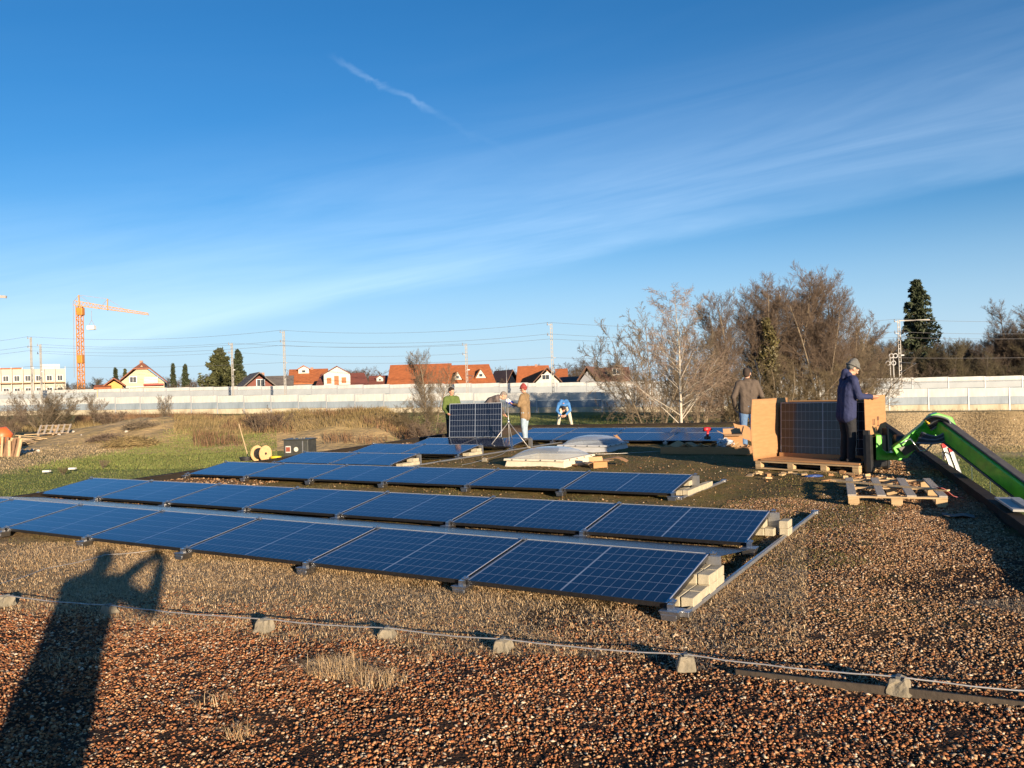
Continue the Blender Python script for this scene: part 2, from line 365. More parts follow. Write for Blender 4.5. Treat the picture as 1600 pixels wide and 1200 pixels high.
def build_roof():
    s = np.arange(SL + 0.12, SR - 0.11, 0.1); t = np.concatenate([np.arange(T0 + 0.12, 14, 0.1), np.arange(14, T1 - 0.11, 0.2)])
    s = np.append(s, SR - 0.12); t = np.append(t, T1 - 0.12)
    S, T = np.meshgrid(s, t)
    X = S * bxv.x + T * byv.x; Y = S * bxv.y + T * byv.y; Z = roof_h(X, Y) + RNG.normal(0, 0.004, X.shape)
    ny, nx = S.shape; idx = np.arange(nx * ny).reshape(ny, nx)
    F = np.stack([idx[:-1, :-1], idx[:-1, 1:], idx[1:, 1:], idx[1:, :-1]], -1).reshape(-1, 4)
    tag(np_mesh('roof_bed', np.stack([X, Y, Z], -1).reshape(-1, 3), F, roof_material(), smooth=True), kind='structure')
    bl = thing('flat_roof_building', 'low flat roofed building carrying the gravel and moss bed', 'building', B((SL + SR) / 2, (T0 + T1) / 2, -4.2), BY)
    W, D = SR - SL, T1 - T0
    MB().box((0, 0, 2.02), (W - 0.16, D - 0.16, 4.04)).build('wall', mat('render_wall', (0.55, 0.52, 0.46), (0.42, 0.40, 0.36), 1.2, 0.9, bump=0.2), bl)
    pm = mat('bitumen_edge', (0.020, 0.017, 0.015), (0.035, 0.029, 0.024), 2.5, 0.9, bump=0.3, spec=0.15)
    e = 0.12; h0 = 3.9; h1 = 4.2 + 0.09
    for nm, c, sz in (('parapet', (-W / 2 + e / 2, 0), (e, D)), ('parapet', (W / 2 - e / 2, 0), (e, D)),
                      ('parapet', (0, D / 2 - e / 2), (W - 2 * e, e)), ('parapet', (0, -D / 2 + e / 2), (W - 2 * e, e))):
        ht = h1 + (0.015 if c[0] > 1 else 0)
        MB().box((c[0], c[1], (h0 + ht) / 2), (sz[0], sz[1], ht - h0)).build(nm, pm, bl, bevel=0.01)
    cm = mat('edge_capping', (0.022, 0.018, 0.016), (0.045, 0.035, 0.028), 3.0, 0.9, bump=0.2, spec=0.15)
    n = 12
    for sx in (-1, 1):
        for k in range(n):
            L = D / n
            MB().box((sx * (W / 2 - 0.07), -D / 2 + L * (k + 0.5), h1 + 0.012 + (0.015 if sx > 0 else 0)), (0.15, L - 0.006, 0.02)).build('capping_sheet', cm, bl, bevel=0.004)
    for k in range(6):
        L = (W - 0.34) / 6
        MB().box((-W / 2 + 0.17 + L * (k + 0.5), D / 2 - 0.07, h1 + 0.012), (L - 0.006, 0.20, 0.02)).build('capping_sheet', cm, bl, bevel=0.004)
build_roof()
# ------------------------------------------------------------------ solar panels
PW, PD, GAP, TILT = 1.755, 1.038, 0.020, rad(9.04)
Z_LOW = 0.10
def glass_material():
    m = bpy.data.materials.new('panel_glass'); m.use_nodes = True; m.use_transparent_shadow = True; nt = m.node_tree; nt.nodes.clear(); L = nt.links.new
    o = nt.nodes.new('ShaderNodeOutputMaterial'); mx = nt.nodes.new('ShaderNodeMixShader'); tr = nt.nodes.new('ShaderNodeBsdfTransparent'); gl = nt.nodes.new('ShaderNodeBsdfGlossy')
    fr = nt.nodes.new('ShaderNodeFresnel'); gb = nt.nodes.new('ShaderNodeNewGeometry'); gm = nt.nodes.new('ShaderNodeMath'); gm.operation = 'MULTIPLY_ADD'; L(gb.outputs['Backfacing'], gm.inputs[0]); gm.inputs[1].default_value = 1 / 1.42 - 1.42; gm.inputs[2].default_value = 1.42; L(gm.outputs[0], fr.inputs[0])
    tr.inputs[0].default_value = (0.93, 0.95, 0.97, 1); gl.inputs[0].default_value = (0.88, 0.93, 1.0, 1)
    tc = nt.nodes.new('ShaderNodeTexCoord'); nz = nt.nodes.new('ShaderNodeTexNoise'); nz.inputs['Scale'].default_value = 2.5; nz.inputs['Detail'].default_value = 6; L(tc.outputs['Object'], nz.inputs['Vector'])
    mr = nt.nodes.new('ShaderNodeMapRange'); mr.inputs[3].default_value = 0.04; mr.inputs[4].default_value = 0.16; L(nz.outputs['Fac'], mr.inputs[0]); L(mr.outputs[0], gl.inputs['Roughness'])
    L(fr.outputs[0], mx.inputs[0]); L(tr.outputs[0], mx.inputs[1]); L(gl.outputs[0], mx.inputs[2]); L(mx.outputs[0], o.inputs[0])
    return m
M_GLASS = glass_material()
M_CELL = mat('silicon_cell', (0.0026, 0.0048, 0.016), (0.0036, 0.0066, 0.023), 30, 0.45, spec=0.3)
M_BACK = mat('panel_backsheet', (0.36, 0.40, 0.47), (0.27, 0.30, 0.37), 3, 0.6)
M_FRAME = mat('black_anodised_frame', (0.010, 0.010, 0.012), (0.018, 0.018, 0.020), 20, 0.32, metal=0.0, spec=0.5)
M_ALU = mat('aluminium', (0.62, 0.63, 0.65), (0.48, 0.49, 0.51), 14, 0.34, metal=1.0, bump=0.05)
M_ALU2 = mat('weathered_aluminium', (0.46, 0.46, 0.46), (0.36, 0.36, 0.36), 9, 0.5, metal=0.85, bump=0.08)
MG = 0.014; CG = 0.0036; RG = 0.0055; MIDG = 0.017
CW = (PW - 2 * MG - 0.03 - MIDG - 18 * CG) / 20; CH = (PD - 2 * MG - 0.012 - 5 * RG) / 6
def cell_spots():
    x0 = MG + 0.015; y0 = MG + 0.006
    out = []
    for r in range(6):
        for c in range(20):
            x = x0 + c * (CW + CG) + (MIDG - CG if c >= 10 else 0)
            out.append((-PW + x + CW / 2, y0 + r * (CH + RG) + CH / 2))
    return out
CELLS = cell_spots()
def panel_meshes():
    f = MB(); t = 0.035; w = 0.011
    f.box((-PW / 2, w / 2, -t / 2 + 0.0015), (PW, w, t)); f.box((-PW / 2, PD - w / 2, -t / 2 + 0.0015), (PW, w, t))
    f.box((-w / 2, PD / 2, -t / 2 + 0.0015), (w, PD - 2 * w, t)); f.box((-PW + w / 2, PD / 2, -t / 2 + 0.0015), (w, PD - 2 * w, t))
    b = MB().box((-PW / 2, PD / 2, -0.0054), (PW - 2 * w, PD - 2 * w, 0.003))
    g = MB().add([(-PW + w, w, -0.0005), (-w, w, -0.0005), (-w, PD - w, -0.0005), (-PW + w, PD - w, -0.0005)], [(0, 1, 2, 3)])
    c = MB().box((0, 0, -0.0043), (CW, CH, 0.0012))
    cs = MB()
    for x, y in CELLS: cs.box((x, y, -0.0043), (CW, CH, 0.0012))
    # pale strips: reflected highlight along two frame edges, painted in
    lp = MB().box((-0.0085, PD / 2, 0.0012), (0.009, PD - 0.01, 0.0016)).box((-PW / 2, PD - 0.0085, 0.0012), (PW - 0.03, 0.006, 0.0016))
    return f.mesh('frame'), b.mesh('backsheet'), g.mesh('glass'), c.mesh('cell'), cs.mesh('cells'), lp.mesh('frame_glint')
ME_F, ME_B, ME_G, ME_C, ME_CS, ME_L = panel_meshes()
if ME_G.polygons[0].normal.z < 0: ME_G.flip_normals()
M_GLINT = mat('painted_glint', (0.62, 0.63, 0.66), (0.5, 0.5, 0.53), 20, 0.4)
for me, m in ((ME_F, M_FRAME), (ME_B, M_BACK), (ME_G, M_GLASS), (ME_C, M_CELL), (ME_CS, M_CELL), (ME_L, M_GLINT)): me.materials.append(m)
def solar_panel(label, group, M, single_cells=False, cat='solar panel'):
    p = thing('solar_panel', label, cat, group=group); p.matrix_world = M
    link('frame', ME_F, None, p); bs = link('backsheet', ME_B, None, p); link('glass', ME_G, None, p); link('frame_glint', ME_L, None, p)
    if single_cells:
        for x, y in CELLS:
            c = bpy.data.objects.new('cell', ME_C); COL.objects.link(c); c.parent = bs; c.location = (x, y, 0)
    else:
        tag(link('cells', ME_CS, None, bs), kind='stuff')
    return p
def row_matrix(o, k, tilt=TILT, z=Z_LOW):
    p = o - rxv * (k * (PW + GAP)); R = Matrix.Rotation(RY, 4, 'Z') @ Matrix.Rotation(tilt, 4, 'X')
    return Matrix.Translation(Vector((p.x, p.y, z))) @ R
ROWN = ['first', 'second', 'third', 'fourth', 'fifth', 'sixth', 'seventh', 'eighth']
r4 = Vector((-2.72, 17.55, 0)); 
ROWS = [  # origin of the low corner at the ballast end, panel count, how many have single cells, description of row
    (Vector((1.066, 5.796, 0)), 7, 4, 'row beside the wire'),
    (Vector((2.236, 7.873, 0)), 7, 3, 'second row from the wire'),
    (Vector((2.234, 11.587, 0)), 6, 0, 'row before the skylights'),
    (r4, 2, 0, 'short row by the drum'),
    (r4 + ryv * 2.75 - rxv * 0.10, 2, 0, 'middle short row'),
    (r4 + ryv * 5.25 - rxv * 0.05, 2, 0, 'short row by the carriers'),
]
# long double row on the far side of the skylights
o7 = px_ground(1152, 690, Z_LOW); o7.z = 0
o7 = Vector((5.75, 21.55, 0))
ROWS.append((o7, 4, 0, 'row behind the skylights'))
ROWS.append((o7 + ryv * 2.5 + rxv * 0.9, 5, 0, 'row before the blue jacket'))
hs = math.sin(TILT) * PD; hc = math.cos(TILT) * PD

def foot_mesh():
    f = MB()   # folded aluminium foot under a low edge: trough plus upright and clamp
    f.prism([(-0.052, -0.07, 0.0), (0.052, -0.07, 0.0), (0.068, -0.07, 0.058), (-0.068, -0.07, 0.058)], (0, 0.12, 0))
    f.box((0, -0.01, 0.063), (0.145, 0.135, 0.007)); f.box((0.0, -0.015, 0.085), (0.045, 0.04, 0.045)); f.box((0, -0.074, 0.03), (0.11, 0.006, 0.02))
    return f.mesh('support_foot')
ME_FOOT = foot_mesh(); ME_FOOT.materials.append(M_ALU)
ME_CLAMP = MB().box((0, 0.015, 0.006), (0.045, 0.05, 0.014)).box((0, 0.015, 0.018), (0.016, 0.016, 0.014)).mesh('clamp'); ME_CLAMP.materials.append(M_ALU)
def defl_mesh(run):
    """one wind plate behind a panel: from its high edge down to the next low edge, folded lip at the bottom"""
    p = MB(); t = 0.003; z0, z1 = Z_LOW + hs - 0.045, 0.055
    y0, y1 = hc + 0.012, run
    for a, b in (((y0, z0), (y1, z1)), ((y1, z1), (y1 + 0.012, z1 - 0.03))):
        p.prism([(-PW - 0.02, a[0], a[1]), (0.0, a[0], a[1]), (0.0, b[0], b[1]), (-PW - 0.02, b[0], b[1])], (0, 0.0, t))
    return p.mesh('wind_plate')
M_PLATE = mat('wind_plate_sheet', (0.115, 0.13, 0.155), (0.09, 0.10, 0.12), 3, 0.22, metal=0.9, bump=0.02)
block_mat = mat('ballast_concrete', (0.47, 0.415, 0.30), (0.35, 0.31, 0.22), 14, 0.9, bump=0.5, bscale=90, dist=0.006)
def block_mesh(seed):
    r = random.Random(seed); b = MB().box((0, 0, 0.04), (0.098, 0.198, 0.078)).mesh('ballast_block')
    bm = bmesh.new(); bm.from_mesh(b); bmesh.ops.bevel(bm, geom=bm.edges[:], offset=0.006, segments=1, affect='EDGES')
    for v in bm.verts: v.co += Vector((r.uniform(-1, 1), r.uniform(-1, 1), r.uniform(-1, 1))) * 0.0025
    bm.to_mesh(b); bm.free(); b.materials.append(block_mat); return b
ME_BLOCKS = [block_mesh(i) for i in range(4)]
def rloc(o, s, t, z=0): return o + rxv * s + ryv * t + Vector((0, 0, z))
def build_rows():
    for i, (o, n, ns, desc) in enumerate(ROWS):
        R = Matrix.Rotation(RY, 4, 'Z')
        run = {0: 2.30, 1: 1.55, 2: 1.5, 3: 2.4, 4: 2.2, 5: 1.6, 6: 2.3, 7: 1.4}[i]
        me_d = defl_mesh(run); me_d.materials.append(M_PLATE)
        for k in range(n):
            solar_panel(f'{ORD[k]} solar panel from the ballast end of the {desc}', 'solar panels laid out in tilted rows', row_matrix(o, k), k < ns)
            d = link('wind_plate', me_d); d.location = rloc(o, -k * (PW + GAP), 0, 0.0 + 0.0008 * (k % 2)); d.rotation_euler.z = RY
            tag(d, f'{ORD[k]} wind plate from the ballast end behind the {desc}', 'wind plate', 'wind plates behind the rows')
        for k in range(n + 1):
            s = 0.0 + (0.035 if k == 0 else -k * (PW + GAP) + GAP / 2 + PW * 0 - 0.0)
            if k == n: s = -n * (PW + GAP) + GAP - 0.03
            f = thing('support_foot', f'{ORD[k]} aluminium foot from the ballast end under the {desc}', 'panel foot', rloc(o, s, -0.015), RY, 'aluminium feet under the rows')
            link('bracket', ME_FOOT, None, f)
            c1 = link('clamp', ME_CLAMP, None, f); c1.location = (0, 0.02, Z_LOW + 0.004); c1.rotation_euler.x = TILT
            c2 = link('clamp', ME_CLAMP, None, f); c2.location = (0, hc - 0.02, Z_LOW + hs - 0.002); c2.rotation_euler.x = TILT
            if k == n or k == 0:
                MB().box((0, hc - 0.005, (Z_LOW + hs) / 2), (0.11, 0.05, Z_LOW + hs - 0.03)).build('upright', M_ALU2, f)
            else:
                MB().box((0, hc - 0.005, (Z_LOW + hs - 0.035) / 2), (0.08, 0.04, Z_LOW + hs - 0.035)).build('upright', M_ALU2, f)
    # rails on the ballast ends
    def rail(a, b, label):
        a, b = Vector(a), Vector(b)
        r = thing('mounting_rail', label, 'rail', a, 0)
        M = MB().bar((0, 0, 0.022), b - a + Vector((0, 0, 0.022)), 0.032, 0.03).build('profile', M_ALU2, r, bevel=0.004)
        MB().bar((0, 0, 0.0405), b - a + Vector((0, 0, 0.0405)), 0.018, 0.006).build('slot_lip', M_ALU, r)
        d = (b - a).normalized(); L = (b - a).length
        for q in (0.03, L - 0.05): MB().box(tuple(d * q + Vector((0, 0, 0.03))), (0.085, 0.085, 0.045), (0, 0, RY)).build('end_bracket', M_ALU, r, bevel=0.006)
    o1 = ROWS[0][0]; o2 = ROWS[1][0]; o3 = ROWS[2][0]
    rail(rloc(o1, 0.11, 0.02), rloc(o1, 0.11, 5.0), 'aluminium rail joining the two long rows at their ballast ends')
    rail(rloc(o3, 0.11, 0.02), rloc(o3, 0.11, 2.3), 'short aluminium rail at ballast end of the row before the skylights')
    rail(rloc(r4, 0.11, 0.3), rloc(r4, 0.11, 8.6), 'aluminium rail along the ballast ends of the short rows')
    # ballast blocks
    def stack(o, lay, txt, group):
        n = 0
        for (s, t, lv, rz) in lay:
            b = link('ballast_block', ME_BLOCKS[n % 4]); b.location = rloc(o, s, t, 0.022 + lv * 0.0795); b.rotation_euler.z = RY + rz
            tag(b, txt, 'concrete block', group); n += 1
    def course(s0, t0, ns_, nt_, lv, rnd, jit=0.008):
        return [(s0 + i * 0.102 + rnd.uniform(-jit, jit) * 0.3, t0 + j * 0.203 + rnd.uniform(-jit, jit) * 0.4, lv, rnd.uniform(-0.02, 0.02)) for i in range(ns_) for j in range(nt_)]
    rnd = random.Random(3)
    stack(o1, course(-0.03, 0.30, 2, 4, 0, rnd) + course(-0.03, 0.70, 2, 2, 1, rnd), 'cream concrete ballast block stacked under the open end of the row beside the wire', 'ballast of the row beside the wire')
    stack(o2, course(-0.08, 0.92, 2, 1, 0, rnd) + course(0.16, 0.98, 1, 1, 0, rnd) + course(0.16, 0.98, 1, 1, 1, rnd) + course(-0.08, 0.92, 1, 1, 1, rnd), 'cream concrete ballast block at the open end of the second long row', 'ballast of the second long row')
    stack(o3, course(-0.02, 0.46, 2, 2, 0, rnd) + course(0.08, 0.87, 1, 4, 0, rnd) + course(-0.06, 0.95, 1, 1, 1, rnd), 'cream concrete ballast block at the open end of the row before the skylights', 'ballast of the row before the skylights')
    for i, nm in ((3, 'cable drum row'), (4, 'middle short row')):
        o = ROWS[i][0]
        stack(o, course(-0.03, 0.42, 2, 3, 0, rnd) + course(-0.03, 0.80, 2, 1, 1, rnd), f'cream concrete ballast block under the open end of the {nm}', f'ballast of the {nm}')
    for i, s, t in ((5, -3.62, 1.0),):
        o = ROWS[i][0]
        stack(o, [(s, t, 0, 0.1), (s + 0.1, t, 0, 0.05), (s + 0.05, t, 1, 0.0)], 'pale ballast block standing beyond the short row by the panel carriers' if i == 5 else 'pale ballast block behind the standing man with the clipboard', f'loose ballast {i}' if False else ('ballast beyond the carriers row' if i == 5 else 'ballast behind the clipboard man'))
build_rows()
# ------------------------------------------------------------------ lightning wire with concrete holders
holder_mat = mat('holder_concrete', (0.27, 0.235, 0.175), (0.17, 0.15, 0.105), 16, 0.95, bump=0.6, bscale=60, dist=0.01)
M_WIRE = mat('aluminium_wire', (0.58, 0.56, 0.53), (0.44, 0.42, 0.40), 12, 0.45, metal=0.7)
def holder_mesh(seed):
    r = random.Random(seed); b = MB().box((0, 0, 0.042), (0.12, 0.12, 0.084), taper=(0.66, 0.66)).mesh('holder_body')
    bm = bmesh.new(); bm.from_mesh(b); bmesh.ops.subdivide_edges(bm, edges=bm.edges[:], cuts=2, use_grid_fill=True)
    for v in bm.verts: v.co += Vector((r.uniform(-1, 1), r.uniform(-1, 1), r.uniform(-1, 1))) * 0.005
    bmesh.ops.bevel(bm, geom=[e for e in bm.edges if e.is_manifold and e.calc_face_angle(0) > 0.8], offset=0.006, segments=1, affect='EDGES')
    bm.to_mesh(b); bm.free(); b.materials.append(holder_mat); return b
def wire_run(pts, label, holders, hlabel, hgroup, radius=0.005, z=0.085, nsub=10, sag=0.012):
    P = []
    r = random.Random(len(pts))
    for a, b in zip(pts[:-1], pts[1:]):
        for k in range(nsub):
            q = k / nsub; s = math.sin(math.pi * q)
            p = a.lerp(b, q); P.append(Vector((p.x + r.uniform(-1, 1) * 0.004, p.y + r.uniform(-1, 1) * 0.006, p.z - sag * s)))
    P.append(pts[-1])
    w = MB().tube(P, radius, 6).build('lightning_wire', M_WIRE, smooth=True); tag(w, label, 'wire')
    for i, h in enumerate(holders):
        t = thing('wire_holder', hlabel, 'wire holder', (h.x, h.y, -0.004), BY + r.uniform(-0.25, 0.25), hgroup)
        link('block', holder_mesh(i + 5), None, t)
        MB().box((0, 0, 0.088), (0.022, 0.05, 0.016)).build('clip', mat('grey_plastic', (0.16, 0.16, 0.15), (0.11, 0.11, 0.1), 20, 0.6), t)
hp = [(-70, 940), (10, 946), (170, 962), (413, 985), (605, 1000), (786, 1019), (1072, 1045), (1405, 1082), (1700, 1112)]
HP = [px_ground(x, y) for x, y in hp]
wire_run([Vector((p.x, p.y, 0.083)) for p in HP], 'long bare aluminium wire clipped along concrete holders on the gravel', HP[1:-1], 'weathered concrete holder carrying the long aluminium wire', 'concrete holders along the wire')
q = [px_ground(-60, 948), px_ground(0, 920), px_ground(70, 893), px_ground(165, 874), px_ground(250, 862)]
wire_run([Vector((p.x, p.y, 0.03 + 0.02 * (i % 2))) for i, p in enumerate(q)], 'thin loose wire branching towards the row beside the dry straw', [], '', '', radius=0.003)
q = [px_ground(722, 730), px_ground(757, 721), px_ground(786, 712), px_ground(796, 702)]
wire_run([Vector((p.x, p.y, 0.05)) for p in q], 'aluminium wire running over moss to the lightning rod tripod', [q[1]], 'small wire holder on moss beside the lightning rod', 'moss wire holder')
q = [px_ground(925, 713), px_ground(1030, 708), px_ground(1130, 700)]
wire_run([Vector((p.x, p.y, 0.05)) for p in q], 'aluminium wire on the shaded moss behind the skylight dome', [], '', '')
# gravel edging strip by the wire
ed = [px_ground(1150, 1056), px_ground(1300, 1074), px_ground(1450, 1090), px_ground(1720, 1122)]
e = MB()
for a, b in zip(ed[:-1], ed[1:]): e.bar(a + Vector((0, 0, 0.012)), b + Vector((0, 0, 0.012)), 0.012, 0.05)
tag(e.build('edging_strip', mat('edging', (0.060, 0.044, 0.030), (0.03, 0.023, 0.017), 6, 0.8, bump=0.3)), 'thin brown edging strip standing out of the gravel below the wire', 'edging')

# ------------------------------------------------------------------ lightning rod on tripod
def tripod():
    c = px_ground(796, 700); t = thing('lightning_rod', 'thin lightning rod on a spread tripod beside the man with the clipboard', 'lightning rod', c)
    m = mat('rod_metal', (0.55, 0.53, 0.50), (0.42, 0.40, 0.38), 9, 0.45, metal=0.6)
    MB().tube([(0, 0, 0.02), (0, 0, 0.75), (-0.01, 0, 1.15)], 0.013, 6).build('lower_rod', m, t, smooth=True)
    MB().tube([(-0.01, 0, 1.15), (-0.02, 0.0, 2.35)], [0.008, 0.005], 6).build('upper_rod', m, t, smooth=True)
    for a in (200, 330, 80):
        d = Vector((math.cos(rad(a)), math.sin(rad(a)), 0)); MB().tube([(0, 0, 0.74), tuple(d * 0.62 + Vector((0, 0, 0.03)))], 0.011, 5).build('leg', m, t, smooth=True)
        MB().box(tuple(d * 0.62 + Vector((0, 0, 0.03))), (0.12, 0.12, 0.055), taper=(0.7, 0.7)).build('foot_block', holder_mat, t, bevel=0.006)
    MB().tube([(0, 0, 0.68), (0, 0, 0.80)], 0.026, 8).build('collar', M_ALU, t, smooth=True)
tripod()

# ------------------------------------------------------------------ skylight domes
M_ACR = bpy.data.materials.new('dome_acrylic'); M_ACR.use_nodes = True; M_ACR.use_transparent_shadow = True
def _acr():
    nt = M_ACR.node_tree; nt.nodes.clear(); L = nt.links.new
    o = nt.nodes.new('ShaderNodeOutputMaterial'); mx = nt.nodes.new('ShaderNodeMixShader'); tr = nt.nodes.new('ShaderNodeBsdfTransparent'); gl = nt.nodes.new('ShaderNodeBsdfPrincipled')
    fr = nt.nodes.new('ShaderNodeFresnel'); gb = nt.nodes.new('ShaderNodeNewGeometry'); gm = nt.nodes.new('ShaderNodeMath'); gm.operation = 'MULTIPLY_ADD'; L(gb.outputs['Backfacing'], gm.inputs[0]); gm.inputs[1].default_value = 1 / 1.5 - 1.5; gm.inputs[2].default_value = 1.5; L(gm.outputs[0], fr.inputs[0]); tr.inputs[0].default_value = (0.80, 0.84, 0.88, 1)
    gl.inputs['Base Color'].default_value = (0.55, 0.60, 0.66, 1); gl.inputs['Roughness'].default_value = 0.12
    ad = nt.nodes.new('ShaderNodeMath'); ad.operation = 'ADD'; ad.use_clamp = True; ad.inputs[1].default_value = 0.24; L(fr.outputs[0], ad.inputs[0])
    L(ad.outputs[0], mx.inputs[0]); L(tr.outputs[0], mx.inputs[1]); L(gl.outputs[0], mx.inputs[2]); L(mx.outputs[0], o.inputs[0])
_acr()
def skylight(c, w, d, label, rz, frame_c):
    t = thing('skylight_dome', label, 'skylight', c, rz)
    fm = mat('skylight_frame_' + ('cream' if frame_c else 'grey'), (0.66, 0.60, 0.48) if frame_c else (0.46, 0.47, 0.48), (0.55, 0.49, 0.38) if frame_c else (0.36, 0.37, 0.38), 7, 0.55)
    def ring(z0, z1, w0, d0, w1, d1, th):
        m = MB(); a = [(-w0, -d0), (w0, -d0), (w0, d0), (-w0, d0)]; b = [(-w1, -d1), (w1, -d1), (w1, d1), (-w1, d1)]
        ai = [(x - math.copysign(th, x), y - math.copysign(th, y)) for x, y in a]; bi = [(x - math.copysign(th, x), y - math.copysign(th, y)) for x, y in b]
        vs = [(x, y, z0) for x, y in a] + [(x, y, z1) for x, y in b] + [(x, y, z1) for x, y in bi] + [(x, y, z0) for x, y in ai]
        fs = []
        for i in range(4):
            j = (i + 1) % 4
            fs += [(i, j, 4 + j, 4 + i), (4 + i, 4 + j, 8 + j, 8 + i), (8 + i, 8 + j, 12 + j, 12 + i), (12 + i, 12 + j, j, i)]
        return m.add(vs, fs)
    ring(-0.02, 0.13, w / 2 + 0.03, d / 2 + 0.03, w / 2 - 0.01, d / 2 - 0.01, 0.06).build('curb', fm, t, bevel=0.006)
    ring(0.131, 0.175, w / 2 + 0.045, d / 2 + 0.045, w / 2 + 0.035, d / 2 + 0.035, 0.09).build('rim', fm, t, bevel=0.006)
    n = 14; vs = []; fs = []
    for j in range(n + 1):
        for i in range(n + 1):
            u = i / n * 2 - 1; v = j / n * 2 - 1
            h = 0.21 * max(0, (1 - abs(u) ** 2.6)) ** 0.55 * max(0, (1 - abs(v) ** 2.6)) ** 0.55
            vs.append((u * (w / 2 - 0.05), v * (d / 2 - 0.05), 0.176 + h))
    for j in range(n):
        for i in range(n): fs.append((j * (n + 1) + i, j * (n + 1) + i + 1, (j + 1) * (n + 1) + i + 1, (j + 1) * (n + 1) + i))
    MB().add(vs, fs).build('dome', M_ACR, t, smooth=True)
    bm_ = mat('dark_bolt', (0.05, 0.05, 0.05), (0.03, 0.03, 0.03), 10, 0.5)
    for s in (-1, 1):
        for k in range(4):
            MB().tube([(-w / 2 + w * (k + 0.5) / 4, s * (d / 2 + 0.036), 0.152), (-w / 2 + w * (k + 0.5) / 4, s * (d / 2 + 0.055), 0.152)], 0.014, 6).build('bolt', bm_, t)
            MB().tube([(s * (w / 2 + 0.036), -d / 2 + d * (k + 0.5) / 4, 0.152), (s * (w / 2 + 0.055), -d / 2 + d * (k + 0.5) / 4, 0.152)], 0.014, 6).build('bolt', bm_, t)
s1 = px_ground(846, 731); s2 = px_ground(918, 706)
skylight(Vector((0.78, 17.7, 0)), 1.40, 1.40, 'clear skylight dome on a sunlit cream frame just behind the third long row', RY, True)
skylight(Vector((2.10, 21.35, 0)), 1.35, 1.35, 'clear skylight dome on a grey frame beyond the cream framed one', RY, False)

# ------------------------------------------------------------------ cardboard scraps, boxes and parcels
M_CARD = mat('cardboard', (0.40, 0.215, 0.095), (0.33, 0.175, 0.075), 4, 0.85, bump=0.08, stretch=(1, 1, 6))
M_CARD2 = mat('cardboard_light', (0.46, 0.29, 0.15), (0.38, 0.23, 0.115), 5, 0.85)
def open_carton(c, sz, rz, label, flaps=(0.5, -0.4, 0.9, 0.2), tip=(0, 0)):
    t = thing('cardboard_box', label, 'box', c); t.rotation_euler = (tip[0], tip[1], rz)
    w, d, h = sz; th = 0.006
    b = MB(); b.box((0, 0, th / 2), (w, d, th)); b.box((-w / 2, 0, h / 2), (th, d, h)); b.box((w / 2, 0, h / 2), (th, d, h)); b.box((0, -d / 2, h / 2), (w, th, h)); b.box((0, d / 2, h / 2), (w, th, h))
    b.build('carton', M_CARD, t)
    for i, a in enumerate(flaps):
        L = 0.42 * (d if i < 2 else w)
        f = MB()
        if i == 0: f.box((0, L / 2, 0), (w, L, th)); o = f.build('flap', M_CARD2, t); o.location = (0, d / 2, h); o.rotation_euler = (a, 0, 0)
        elif i == 1: f.box((0, -L / 2, 0), (w, L, th)); o = f.build('flap', M_CARD2, t); o.location = (0, -d / 2, h); o.rotation_euler = (-a, 0, 0)
        elif i == 2: f.box((L / 2, 0, 0), (L, d, th)); o = f.build('flap', M_CARD2, t); o.location = (w / 2, 0, h); o.rotation_euler = (0, -a, 0)
        else: f.box((-L / 2, 0, 0), (L, d, th)); o = f.build('flap', M_CARD2, t); o.location = (-w / 2, 0, h); o.rotation_euler = (0, a, 0)
def card_sheet(c, w, d, rz, label, bend=0.15, tilt=(0, 0), group=None, m=None, n=8):
    vs = []; fs = []; r = random.Random(int(abs(c[0]) * 100))
    for j in range(2):
        for i in range(n + 1):
            u = i / n - 0.5; vs.append((u * w, (j - 0.5) * d * (1 + 0.1 * math.sin(5 * u)), bend * (1 - 4 * u * u) * w * 0.5 + 0.01 * math.sin(9 * u)))
    for i in range(n): fs.append((i, i + 1, n + 2 + i, n + 1 + i))
    o = MB().add(vs, fs).build('cardboard_sheet', m or M_CARD, None)
    sd = o.modifiers.new('thickness', 'SOLIDIFY'); sd.thickness = 0.006
    o.location = c; o.rotation_euler = (tilt[0], tilt[1], rz); tag(o, label, 'cardboard', group); return o
g = px_ground(935, 731); open_carton(g, (0.30, 0.22, 0.13), 0.3, 'small open cardboard box with raised flaps beside the cream skylight frame', (1.2, 0.3, 0.2, -0.3))
card_sheet(px_ground(915, 728) + Vector((0, 0, 0.03)), 0.55, 0.3, 0.5, 'bent cardboard strip lying against the cream skylight frame', 0.12)
card_sheet(px_ground(958, 726) + Vector((0, 0, 0.08)), 0.62, 0.36, -0.25, 'arched cardboard sheet lying on moss beyond the small box', 0.24)
card_sheet(px_ground(968, 694) + Vector((0, 0, 0.14)), 0.30, 0.34, 0.9, 'cardboard flap propped on the grey skylight rim', 0.08, (0.7, 0.2))
